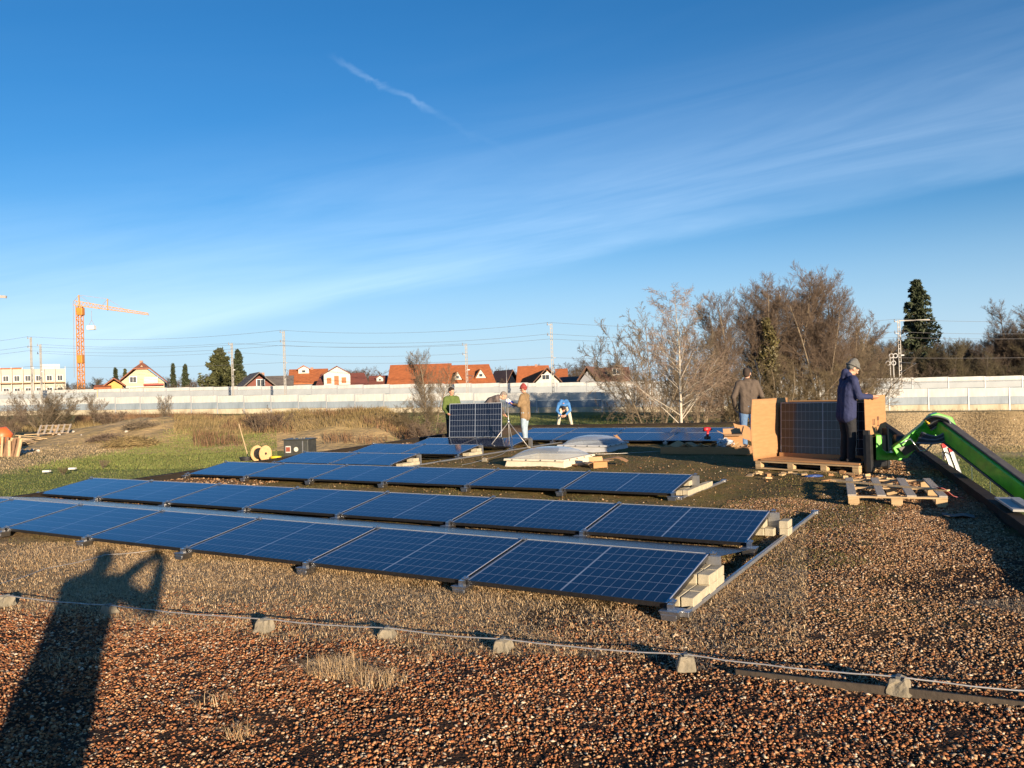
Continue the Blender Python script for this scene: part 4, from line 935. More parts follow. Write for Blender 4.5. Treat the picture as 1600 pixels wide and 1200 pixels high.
    if hood: blob('hood', top, jo, lambda b: (cap_into(b, J['neck'] + HM @ V(-0.07, -0.04, 0.0), J['neck'] + HM @ V(0.07, -0.04, 0.0), 0.062, 0.062), cap_into(b, J['neck'] + HM @ V(0, -0.09, 0.03), J['neck'] + HM @ V(0, -0.08, -0.06), 0.07, 0.05)), 0.016, 4)
    else: blob('collar', top if hood is None else hood, jo, lambda b: (cap_into(b, J['neck'] + HM @ V(-0.035, -0.01, -0.005), J['neck'] + HM @ V(0.035, -0.01, -0.005), 0.064, 0.064)), 0.014, 3)
    def tro(b):
        cap_into(b, J['lhip'], J['rhip'], 0.115, 0.115); cap_into(b, J['pelvis'], J['pelvis'] + (J['chest'] - J['pelvis']).normalized() * 0.08, 0.125, 0.115)
        for s in 'lr':
            cap_into(b, J[s + 'hip'], J[s + 'kn'], 0.100 * lo, 0.074 * lo); cap_into(b, J[s + 'kn'], J[s + 'an'] + V(0, -0.005, 0.005), 0.072 * lo, 0.060 * lo)
    blob('trousers', trousers, t, tro, 0.016, 5)
    for s in 'lr':
        an = J[s + 'an']; toe = J.get(s + 'toe', V(0, 1, 0)).normalized()
        def sh(b): cap_into(b, V(an.x, an.y, an.z - 0.035) - toe * 0.05, V(an.x, an.y, an.z - 0.038) + toe * 0.14, 0.044, 0.040); cap_into(b, an, V(an.x, an.y, an.z - 0.03), 0.048, 0.046)
        blob('shoe', shoes, t, sh, 0.012, 2)
    if hair is not None:
        def hr(b):
            b.ball(hd + HM @ V(0, -0.018, 0.042), (0.086, 0.100, 0.100), 14, 10, HM); b.ball(hd + HM @ V(0, -0.05, -0.01 - hair_long), (0.076, 0.062, 0.075), 12, 8, HM)
            b.ball(hd + HM @ V(0, 0.05, 0.098), (0.06, 0.045, 0.03), 10, 6, HM)
        blob('hair', hair, t, hr, 0.011, 2)
    if hat is not None:
        def ht(b):
            b.ball(hd + HM @ V(0, -0.012, 0.060), (0.094, 0.110, 0.105), 16, 10, HM); b.ball(hd + HM @ V(0, -0.045, 0.01), (0.088, 0.075, 0.065), 12, 8, HM); b.ball(hd + HM @ V(0, -0.03, 0.125), (0.06, 0.065, 0.065), 12, 8, HM)
        h = blob('knit_hat', hat, t, ht, 0.011, 3)
        P = [H(0.097 * math.cos(a), 0.113 * math.sin(a) - 0.012, 0.045 + 0.012 * math.sin(a)) for a in np.linspace(0, 2 * math.pi, 25)]
        MB().tube(P, 0.017, 7, cap=False).build('hat_brim', hat, h, smooth=True)
    return t
STAND = dict(pelvis=(0, 0, 0.97), chest=(0, 0.0, 1.30), neck=(0, -0.005, 1.50), head=(0, 0.03, 1.655), lsh=(-0.185, 0, 1.435), rsh=(0.185, 0, 1.435),
             lel=(-0.24, -0.02, 1.14), rel=(0.24, -0.02, 1.14), lwr=(-0.25, 0.06, 0.88), rwr=(0.25, 0.06, 0.88),
             lhip=(-0.095, 0, 0.93), rhip=(0.095, 0, 0.93), lkn=(-0.11, 0.02, 0.50), rkn=(0.11, 0.02, 0.50), lan=(-0.12, -0.01, 0.085), ran=(0.12, -0.01, 0.085))
def pose(**k):
    d = dict(STAND); d.update(k); return d
def cloth(name, c, k=0.75, sc=10): return mat(name, c, tuple(x * k for x in c), sc, 0.85, bump=0.9, bscale=11, dist=0.035)
M_DENIM = cloth('pale_jeans', (0.34, 0.44, 0.53)); M_JEANS = cloth('blue_jeans', (0.11, 0.20, 0.36)); M_BLKT = cloth('black_trousers', (0.014, 0.015, 0.02))
M_CREAM = cloth('cream_trousers', (0.60, 0.55, 0.44)); M_SHOE = cloth('work_shoes', (0.09, 0.055, 0.04)); M_SHOE2 = cloth('dark_shoes', (0.03, 0.028, 0.028))
# man with the clipboard: seen from behind, turned a little to the side
c = px_ground(822, 692)
person('person in brown jacket, red knit hat and pale jeans reading a clipboard', (c.x, c.y, 0), rad(62), pose(
    lel=(-0.25, 0.08, 1.16), rel=(0.25, 0.06, 1.15), lwr=(-0.12, 0.33, 1.20), rwr=(0.12, 0.30, 1.14), lhand=(0.4, 0.9, 0.1), rhand=(-0.5, 0.85, 0.1), lpalm=(0.3, 0, 1), rpalm=(-0.3, 0, 1),
    lan=(-0.15, -0.05, 0.085), ran=(0.13, 0.08, 0.085), lkn=(-0.13, 0.0, 0.5), rkn=(0.12, 0.07, 0.5), look=(-0.1, 1, -0.25), headup=(0, 0.2, 1)),
    cloth('brown_jacket', (0.25, 0.165, 0.085)), M_DENIM, M_SHOE, hair=None, hat=cloth('red_knit', (0.30, 0.05, 0.045), 0.7, 40), loose=1.10, jacket_len=0.16)
cb = thing('clipboard', 'blue clipboard with white sheets held by the person in the red hat', 'clipboard', (c.x, c.y, 0)); cb.rotation_euler.z = rad(62)
q = MB().box((0, 0, 0), (0.24, 0.34, 0.012)).build('board', mat('blue_board', (0.03, 0.07, 0.42), (0.025, 0.05, 0.33), 8, 0.4), cb); q.location = (-0.02, 0.46, 1.24); q.rotation_euler = (rad(34), rad(-18), 0.15)
q2 = MB().box((0.0, 0.11, 0.016), (0.20, 0.15, 0.006), (0.22, -0.10, 0.12)).build('paper', mat('paper', (0.80, 0.80, 0.78), (0.74, 0.74, 0.72), 6, 0.7), q)
# the two carriers and the panel they hold
cp = px_ground(742, 686, 0.22); ctr = Vector((-1.02, 24.6, 0.24))
PM = Matrix.Translation(px_at(784, 683, 24.0)) @ Matrix.Rotation(rad(-22), 4, 'Z') @ Matrix.Rotation(rad(84), 4, 'X')
solar_panel('upright dark solar panel carried by two people over the short rows', 'carried solar panel', PM, single_cells=True)
pTL = px_at(705, 634, 24.7); pTR = px_at(784, 631, 24.1)
g = Vector((pTL.x - 0.02, pTL.y + 0.42, 0))
person('person in green jacket holding one end of the carried solar panel', (g.x, g.y, 0), rad(195), pose(
    rel=(0.27, 0.10, 1.13), rwr=(0.20, 0.34, 0.98), lel=(-0.25, 0.10, 1.14), lwr=(-0.20, 0.34, 1.22), rhand=(0, 1, -0.2), lhand=(0.0, 1, -0.2), look=(-0.55, 1, -0.35), headup=(0, 0.25, 1)),
    cloth('green_jacket', (0.095, 0.135, 0.028)), M_BLKT, M_SHOE2, hair=cloth('dark_hair', (0.03, 0.017, 0.011), 0.6, 60), loose=1.05, scale=1.0)
g = Vector((pTR.x - 0.36, pTR.y + 0.62, 0))
person('grey haired person in dark checked jacket bending over the carried panel', (g.x, g.y, 0), rad(-80), pose(
    pelvis=(0, -0.24, 1.0), chest=(0, 0.06, 1.34), neck=(0, 0.26, 1.45), head=(0, 0.41, 1.47), lsh=(-0.18, 0.18, 1.42), rsh=(0.18, 0.18, 1.42),
    lel=(-0.24, 0.26, 1.13), rel=(0.20, 0.26, 1.13), lwr=(-0.16, 0.40, 0.92), rwr=(0.14, 0.40, 0.92), lhip=(-0.095, -0.24, 0.95), rhip=(0.095, -0.24, 0.95), lkn=(-0.12, -0.06, 0.5), rkn=(0.12, -0.06, 0.5), lan=(-0.13, -0.12, 0.085), ran=(0.13, -0.12, 0.085),
    look=(0.3, 1, -0.75), headup=(0, 0.75, 0.8)), mat('checked_jacket', (0.035, 0.03, 0.032), (0.14, 0.11, 0.10), 9, 0.85, stretch=(1, 1, 0.5), detail=1), M_BLKT, M_SHOE2, hair=cloth('grey_hair', (0.24, 0.20, 0.17), 0.6, 60), loose=1.08)
# blue jacket, bending over far row, facing the camera
g = px_ground(883, 668); g = Vector((g.x, g.y + 0.2, 0))
person('person in blue jacket and cream trousers bending down behind the far panel row', (g.x, g.y, 0), rad(172), pose(
    pelvis=(0, -0.30, 0.86), chest=(0, 0.10, 0.98), neck=(0, 0.28, 0.88), head=(0, 0.37, 0.74), lsh=(-0.19, 0.22, 0.95), rsh=(0.19, 0.22, 0.95),
    lel=(-0.26, 0.30, 0.68), rel=(0.27, 0.30, 0.68), lwr=(-0.09, 0.40, 0.52), rwr=(0.10, 0.40, 0.50), lhip=(-0.10, -0.28, 0.84), rhip=(0.10, -0.28, 0.84), lkn=(-0.20, -0.06, 0.48), rkn=(0.20, -0.06, 0.48), lan=(-0.27, -0.14, 0.085), ran=(0.27, -0.14, 0.085),
    look=(0.1, 0.6, -0.9), headup=(0, 0.9, 0.3)), cloth('blue_jacket', (0.055, 0.20, 0.48)), M_CREAM, M_SHOE2, hair=cloth('dark_hair2', (0.03, 0.018, 0.013), 0.6, 60), loose=1.05, scale=1.04)
# tall man in grey sweater, back to us
g = px_ground(1171, 699); g = Vector((g.x, g.y, 0))
person('person in grey brown sweater and blue jeans standing behind the carton, seen from the back', (g.x, g.y, 0), rad(-12), pose(
    lel=(-0.31, -0.04, 1.13), lwr=(-0.27, 0.10, 0.90), rel=(0.30, 0.0, 1.15), rwr=(0.26, 0.24, 1.08), lan=(-0.10, -0.03, 0.085), ran=(0.13, 0.05, 0.085), look=(0.25, 1, 0.0), rhand=(0, 1, 0.2), lpalm=(1, 0.2, 0)),
    cloth('grey_sweater', (0.10, 0.075, 0.058)), M_JEANS, M_SHOE, hair=cloth('brown_hair', (0.045, 0.03, 0.022), 0.6, 60), scale=1.13, loose=1.12)
pb_ = MB().tube([(0, 0, -0.25), (0, 0, 0.55), (-0.10, 0.05, 1.0)], 0.016, 7).build('black_bar', M_BLK, smooth=True); pb_.location = g + Vector((0.36, 0.12, 1.22)); tag(pb_, 'thin black bar rising beside the person in the grey sweater', 'bar')
# hooded man inside the crate
g = CR(1.64, 0.36, 0.17)
person('person in navy hooded jacket and grey knit hat working inside the carton', g, rad(-86), pose(
    chest=(0, 0.03, 1.30), neck=(0, 0.06, 1.49), head=(0, 0.13, 1.62), lsh=(-0.185, 0.05, 1.42), rsh=(0.185, 0.05, 1.42), lel=(-0.25, 0.12, 1.14), rel=(0.25, 0.10, 1.14), lwr=(-0.14, 0.36, 1.13), rwr=(0.18, 0.36, 1.13), lhand=(0.1, 1, -0.1), rhand=(0, 1, -0.2),
    look=(0, 1, -0.62), headup=(0, 0.5, 1)), cloth('navy_jacket', (0.022, 0.030, 0.095)), M_BLKT, M_SHOE2, hair=None, hat=cloth('grey_knit', (0.15, 0.15, 0.14), 0.7, 40), hood=True, loose=1.12, jacket_len=0.16, scale=1.03)
# the photographer, standing at the camera
person('person taking the photograph, arms raised, standing on the red gravel', (-0.45, -0.36, 0.0), 0.0, pose(
    head=(0.02, 0.05, 1.655), neck=(0, 0, 1.52), lsh=(-0.20, 0, 1.46), rsh=(0.20, 0, 1.46), lel=(0.02, 0.30, 1.36), rel=(0.50, 0.10, 1.30), lwr=(0.34, 0.30, 1.60), rwr=(0.53, 0.25, 1.56), look=(0.6, 1, 0), lhand=(0.7, 0.15, 0.4), rhand=(-0.1, 0.2, 0.9), lan=(-0.16, 0, 0.085), ran=(0.16, 0, 0.085)),
    cloth('dark_coat', (0.06, 0.06, 0.065)), M_JEANS, M_SHOE2, hair=cloth('brown_hair3', (0.05, 0.035, 0.025), 0.6, 60), loose=1.32, jacket_len=0.2, hood=True)
ph = thing('phone', 'flat dark phone held up by the photographer', 'phone', (0, -0.03, CAM_H))
MB().box((0, 0, 0), (0.075, 0.008, 0.15)).build('case', M_BLK, ph, bevel=0.003)
MB().box((0, -0.0052, 0), (0.068, 0.002, 0.142)).build('screen', mat('screen', (0.01, 0.01, 0.012), None, 9, 0.1), ph)
# ------------------------------------------------------------------ noise barriers along the railway
M_NB1 = mat('barrier_white', (0.50, 0.51, 0.50), (0.37, 0.38, 0.37), 1.6, 0.6, stretch=(1, 1, 0.25))
M_NB2 = mat('barrier_grey', (0.25, 0.30, 0.35), (0.17, 0.21, 0.25), 1.3, 0.6, stretch=(1, 1, 0.25))
M_NB3 = mat('barrier_plinth', (0.50, 0.45, 0.34), (0.32, 0.28, 0.20), 1.5, 0.85, bump=0.2, stretch=(1, 1, 0.4))
M_POST = mat('barrier_post', (0.44, 0.46, 0.48), (0.36, 0.38, 0.40), 2, 0.5, metal=0.3)
def barrier(L0, L1, h, base_off, label, spacing, rows, dz=0.0):
    a, b = Vector((*L0, 0)), Vector((*L1, 0)); d = (b - a); n = int(d.length / spacing); d.normalize(); yaw = math.atan2(d.y, d.x)
    t = thing('noise_barrier', label, 'noise barrier', (a.x, a.y, 0))
    cache = {}
    for k in range(n):
        p = d * (k * spacing); q = d * ((k + 1) * spacing); z0 = zg(a.x + p.x) + base_off; z1 = zg(a.x + q.x) + base_off; zb = (z0 + z1) / 2
        c = (p + q) / 2
        for nm, f0, f1, m, th in rows:
            key = (nm, f0)
            if key not in cache:
                cache[key] = MB().box((0, 0, (f0 + f1) / 2 * h), (spacing - 0.16, th, (f1 - f0) * h - 0.025)).mesh(nm); cache[key].materials.append(m)
            o = link(nm, cache[key], None, t); o.location = (c.x, c.y, zb); o.rotation_euler.z = yaw
        if 'post' not in cache: cache['post'] = MB().box((0, 0, h / 2 - 0.6), (0.14, 0.22, h + 1.28)).mesh('post'); cache['post'].materials.append(M_POST)
        o = link('post', cache['post'], None, t); o.location = (p.x, p.y, zb); o.rotation_euler.z = yaw
    return t
WL, WR = (-95.0, 127.0), (88.0, 84.0)
barrier(WL, WR, 2.55, 0.0, 'long pale railway noise barrier with cream concrete plinth on the garden side', 4.2,
        [('plinth', -0.25, 0.27, M_NB3, 0.14), ('lower_panel', 0.27, 0.62, M_NB2, 0.10), ('upper_panel', 0.62, 1.0, M_NB1, 0.13)])
barrier((WL[0] - 10, WL[1] + 24), (WR[0] + 22, WR[1] + 17), 3.45, 0.55, 'second pale noise barrier on the far side of the railway', 4.6,
        [('lower_panel', -0.3, 0.55, M_NB2, 0.10), ('middle_panel', 0.55, 0.83, mat('barrier_mid', (0.33, 0.36, 0.38), (0.28, 0.31, 0.33), 0.6, 0.6), 0.11), ('upper_panel', 0.83, 1.0, M_NB1, 0.13)])
tb = MB()   # track bed between them
bd = (Vector((*WR, 0)) - Vector((*WL, 0))).normalized(); bn = Vector((-bd.y, bd.x, 0))
vs = []
for k in range(24):
    p = Vector((*WL, 0)) + bd * (k * 8.2 - 4)
    for o_, h_ in ((4, 0.05), (7, 0.75), (16, 0.75), (19, 0.05)): q = p + bn * o_; vs.append((q.x, q.y, zg(q.x) + h_))
fs = [(4 * k + i, 4 * k + i + 1, 4 * k + 5 + i, 4 * k + 4 + i) for k in range(23) for i in range(3)]
tag(tb.add(vs, fs).build('railway_embankment', mat('ballast_bed', (0.20, 0.18, 0.16), (0.13, 0.115, 0.10), 2, 0.95, bump=0.4)), kind='structure')

# ------------------------------------------------------------------ railway masts and overhead wires
M_MAST = mat('mast_steel', (0.47, 0.45, 0.41), (0.36, 0.34, 0.31), 1.5, 0.6, metal=0.2)
M_LINE = mat('line_wire', (0.10, 0.10, 0.11), (0.07, 0.07, 0.08), 4, 0.6)
M_INS = mat('insulator', (0.30, 0.31, 0.33), (0.2, 0.2, 0.22), 6, 0.4)
def barrier_dist(px, off):
    """distance along view axis where pixel column px meets the barrier line shifted by off metres"""
    d = px_ray(px, 620); a = Vector((*WL, 0)) + bn * off
    # a + s*bd = r*(d.x,d.y)
    det = d.x * (-bd.y) + d.y * bd.x; r = (a.x * (-bd.y) + a.y * bd.x) / det
    return r * d.y
MT = []
def mast(px, py_top, off, label, arm=1, w=0.30, beam=False):
    D = barrier_dist(px, off); tp = px_at(px, py_top, D); zb = zg(tp.x) + 0.05; h = tp.z - zb
    t = thing('railway_mast', label, 'railway mast', (tp.x, tp.y, zb), math.atan2(bd.y, bd.x))
    for sx in (-1, 1): MB().box((sx * w * 0.42, 0, h / 2), (0.07, 0.16, h)).build('leg', M_MAST, t)
    n = int(h / 0.55)
    m = MB()
    for k in range(n): m.box((0, 0.0, 0.4 + k * 0.55), (w * 0.78, 0.10, 0.09))
    m.build('batten_plates', M_MAST, t)
    MB().box((0, 0, 0.3), (0.7, 0.7, 1.2)).build('foundation', M_NB3, t)
    for k, (z, l) in enumerate(((h - 0.25, 0.5), (h - 1.7, 0.5))):
        MB().bar((0, 0, z), (-l * arm, -0.1, z + 0.05), 0.06, 0.06).build('cross_arm', M_MAST, t)
        MB().tube([(-l * arm, -0.1, z), (-l * arm, -0.1, z + 0.38)], [0.09, 0.05], 7).build('insulator', M_INS, t, smooth=True)
    MB().bar((0, 0, h * 0.52), (1.5 * arm, -1.6, h * 0.50), 0.05, 0.05).build('cantilever', M_MAST, t)
    MB().bar((0, 0, h * 0.40), (1.5 * arm, -1.6, h * 0.50), 0.05, 0.05).build('cantilever', M_MAST, t)
    MB().box((0.32, -0.05, h * 0.60), (0.36, 0.10, 0.14)).build('number_plate', mat('plate_white', (0.72, 0.73, 0.75), None, 5, 0.5), t)
    if beam: MB().bar((0, 0, h - 0.1), (3.6, -0.1, h - 0.15), 0.14, 0.12).build('portal_beam', M_MAST, t)
    MT.append((px, tp, h)); return t
mast(48, 527, 9, 'lattice railway mast beside the crane, taller of the close pair')
mast(63, 538, 16, 'lattice railway mast beside the crane, shorter of the close pair')
mast(362, 536, 16, 'slim railway mast in front of the big dark conifer')
mast(443, 517, 9, 'lattice railway mast between the brown gable and the orange roof')
mast(728, 537, 16, 'lattice railway mast before the orange roof with triangular dormers')
mast(861, 505, 9, 'lattice railway mast before the white gabled house')
mast(1404, 500, 9, 'pale railway mast with long top beam beside the tall spruce', beam=True)
mast(-260, 545, 9, 'railway mast beyond the apartment block')
mast(1980, 480, 9, 'railway mast beyond the brown thicket')
def span(p, q, sag, r, label):
    P = []
    for k in range(17): u = k / 16; v = p.lerp(q, u); v.z -= sag * 4 * u * (1 - u); P.append(v - p)
    o = MB().tube(P, r, 4, cap=False).build('overhead_wire', M_LINE); o.location = p; tag(o, label, 'overhead wire', 'overhead wires on the railway masts')
A_ = [m for m in MT if m[0] in (-260, 48, 443, 861, 1404, 1980)]; A_.sort(key=lambda m: m[0])
NM = {-260: 'apartment block', 48: 'crane', 443: 'brown gable', 861: 'white gabled house', 1404: 'tall spruce', 1980: 'brown thicket'}
for a, b in zip(A_[:-1], A_[1:]):
    for dz, sg, nm in ((0.1, 0.9, 'top'), (-1.5, 0.8, 'second'), (-2.2, 0.7, 'third'), (-4.8, 0.4, 'contact')):
        span(a[1] + Vector((-0.3, -0.2, dz)), b[1] + Vector((-0.3, -0.2, dz)), sg, 0.022, f'{nm} overhead wire, span from {NM[a[0]]} mast to {NM[b[0]]} mast')
C_ = [m for m in MT if m[0] in (63, 362, 728)]; C_.sort(key=lambda m: m[0])
for a, b in zip(C_[:-1], C_[1:]):
    for dz, nm in ((0.0, 'upper'), (-1.5, 'lower')): span(a[1] + Vector((0, 0, dz)), b[1] + Vector((0, 0, dz)), 0.6, 0.02, f'{nm} overhead wire of the shorter masts, span ending at the ' + ('conifer mast' if b[0] == 362 else 'dormer house mast'))
# signal loops beside the mast at the spruce
def signal():
    D = barrier_dist(1394, 6); b = px_at(1394, 604, D); t = thing('rail_signal', 'slim railway signal with round rings beside the pale mast', 'signal', (b.x, b.y, zg(b.x)))
    h = px_at(1394, 556, D).z - t.location.z
    for dx in (-0.15, 0.25): MB().tube([(dx, 0, 0), (dx, 0, h)], 0.07, 7).build('pole', M_MAST, t, smooth=True)
    for k, (x, z) in enumerate(((-0.45, h - 0.9), (0.25, h - 0.9), (0.0, h), (0.5, h))):
        P = [(x + 0.26 * math.cos(a), -0.05, z + 0.26 * math.sin(a)) for a in np.linspace(0, 2 * math.pi, 19)]
        MB().tube(P, 0.06, 5, cap=False).build('ring', mat('ring_grey', (0.5, 0.5, 0.5), None, 4, 0.5), t, smooth=True)
signal()

# ------------------------------------------------------------------ tower crane
def crane():
    D = 215.0; M_Y = mat('crane_yellow', (0.56, 0.21, 0.025), (0.45, 0.16, 0.02), 0.5, 0.5)
    base = px_at(127, 612, D); top = px_at(124, 478, D); apex = px_at(123, 461, D); tip = px_at(232, 492, D); root = px_at(117, 477, D)
    gz = zg(base.x); t = thing('tower_crane', 'orange tower crane with lattice mast and long jib above the houses', 'crane', (base.x, base.y, gz)); o = -t.location
    H = top.z - gz; w = 0.62; lx = top.x - base.x
    for sx in (-1, 1):
        for sy in (-1, 1): MB().bar((sx * w, sy * w, 0), (sx * w + lx, sy * w, H), 0.17, 0.17, (0, 1, 0)).build('mast_leg', M_Y, t)
    m = MB(); n = 24
    for k in range(n):
        z0 = H * k / n; z1 = H * (k + 1) / n; x0 = lx * k / n; x1 = lx * (k + 1) / n; s = 1 if k % 2 else -1
        for sy in (-1, 1): m.bar((-s * w + x0, sy * w, z0), (s * w + x1, sy * w, z1), 0.11, 0.11, (0, 1, 0))
        for sx in (-1, 1): m.bar((sx * w + x0, -s * w, z0), (sx * w + x1, s * w, z1), 0.11, 0.11, (0, 1, 0))
    m.build('mast_lacing', M_Y, t)
    MB().box(top + o + Vector((0.3, 0, -1.5)), (1.5, 1.5, 2.0)).build('slewing_unit', M_Y, t, bevel=0.1)
    MB().box(px_at(126, 561, D) + o, (1.5, 1.5, 2.2)).build('climbing_frame', M_Y, t, bevel=0.1)
    J0 = root + o; J1 = tip + o; M_J = mat('crane_jib', (0.52, 0.28, 0.11), (0.42, 0.22, 0.09), 0.5, 0.5)
    for dz, dy in ((0.0, -0.6), (0.0, 0.6), (1.2, 0.0)): MB().bar(J0 + Vector((0, dy, dz)), J1 + Vector((0, dy * 0.5, dz * 0.35)), 0.2, 0.2).build('jib_chord', M_J, t)
    m = MB()
    for k in range(22):
        a = J0.lerp(J1, k / 22); b = J0.lerp(J1, (k + 0.5) / 22); c = J0.lerp(J1, (k + 1) / 22); f = 1.2 * (1 - 0.65 * k / 22)
        m.bar(a, b + Vector((0, 0, f)), 0.1, 0.1, (0, 1, 0)); m.bar(b + Vector((0, 0, f)), c, 0.1, 0.1, (0, 1, 0))
    m.build('jib_lacing', M_J, t)
    ap = apex + o; M_T = mat('tie_bar', (0.32, 0.27, 0.25), None, 2, 0.5)
    MB().bar(top + o, ap, 0.3, 0.3, (0, 1, 0)).build('apex_post', M_J, t); k2 = px_at(168, 467, D) + o; MB().bar(px_at(168, 485, D) + o, k2, 0.25, 0.25, (0, 1, 0)).build('jib_post', M_J, t)
    for a, b in ((ap, k2), (k2, px_at(200, 487, D) + o), (ap, px_at(155, 483, D) + o), (ap, px_at(114, 472, D) + o), (px_at(114, 472, D) + o, px_at(121, 482, D) + o), (px_at(168, 467, D) + o, px_at(155, 483, D) + o)): MB().bar(a, b, 0.09, 0.09, (0, 1, 0)).build('tie_bar', M_T, t)
    for a, b in (((114, 473), (115, 505)), ((115, 505), (116, 590))): MB().bar(px_at(*a, D) + o, px_at(*b, D) + o, 0.09, 0.09, (0, 1, 0)).build('hoist_rope', M_T, t)
    c1 = px_at(143, 512, D); ld = thing('crane_load', 'white pallet load hanging from the orange crane', 'crane load', c1)
    MB().box((0, 0, 0), (1.9, 1.4, 1.1)).build('bale', mat('load_white', (0.72, 0.72, 0.70), (0.6, 0.6, 0.58), 2, 0.7), ld, bevel=0.08)
    for s in (-1, 1): MB().bar((s * 0.8, 0, 0.5), px_at(143, 500, D) - c1, 0.07, 0.07, (0, 1, 0)).build('sling', M_T, ld)
    MB().bar(px_at(143, 500, D) - c1, px_at(143, 485, D) - c1, 0.07, 0.07, (0, 1, 0)).build('rope', M_T, ld)
crane()
j = MB().bar(px_at(-60, 460, 320) - px_at(-40, 460, 320), px_at(10, 464, 320) - px_at(-40, 460, 320), 0.9, 1.0).build('jib', mat('jib_grey', (0.4, 0.36, 0.33), None, 1, 0.5))
ft = thing('tower_crane', 'distant grey crane of which only the jib tip shows', 'crane', (px_at(-40, 460, 320).x, 320, zg(-100))); j.parent = ft; j.location = px_at(-40, 460, 320) - Vector(ft.location)
MB().box((0, 0, (px_at(-40, 460, 320).z - ft.location.z) / 2), (1.6, 1.6, px_at(-40, 460, 320).z - ft.location.z)).build('mast', MATS['jib_grey'], ft)

# ------------------------------------------------------------------ houses
def wallm(n, c): return mat('wall_' + n, c, tuple(x * 0.9 for x in c), 0.8, 0.9)
def tile(n, c): return mat('tiles_' + n, c, tuple(x * 0.68 for x in c), 1.6, 0.75, bump=0.8, bscale=5, dist=0.08, stretch=(1, 1, 2))
M_WIN = mat('window_glass', (0.03, 0.035, 0.045), (0.05, 0.06, 0.07), 3, 0.12); M_WFR = mat('window_frame', (0.75, 0.74, 0.71), None, 3, 0.6); M_CHIM = mat('chimney_brick', (0.33, 0.20, 0.15), (0.25, 0.15, 0.11), 4, 0.9)
def window(t, x, y, z, w, h, frame=M_WFR, shutter=None):
    f = MB().box((x, y - 0.03, z), (w + 0.22, 0.09, h + 0.22)).build('window', frame, t)
    for sx in (-1, 1): MB().box((x + sx * w / 4, y - 0.085, z), (w / 2 - 0.06, 0.03, h)).build('pane', M_WIN, f)
    if shutter:
        for sx in (-1, 1): MB().box((x + sx * (w / 2 + 0.32), y - 0.06, z), (0.42, 0.06, h + 0.1)).build('shutter', shutter, t)
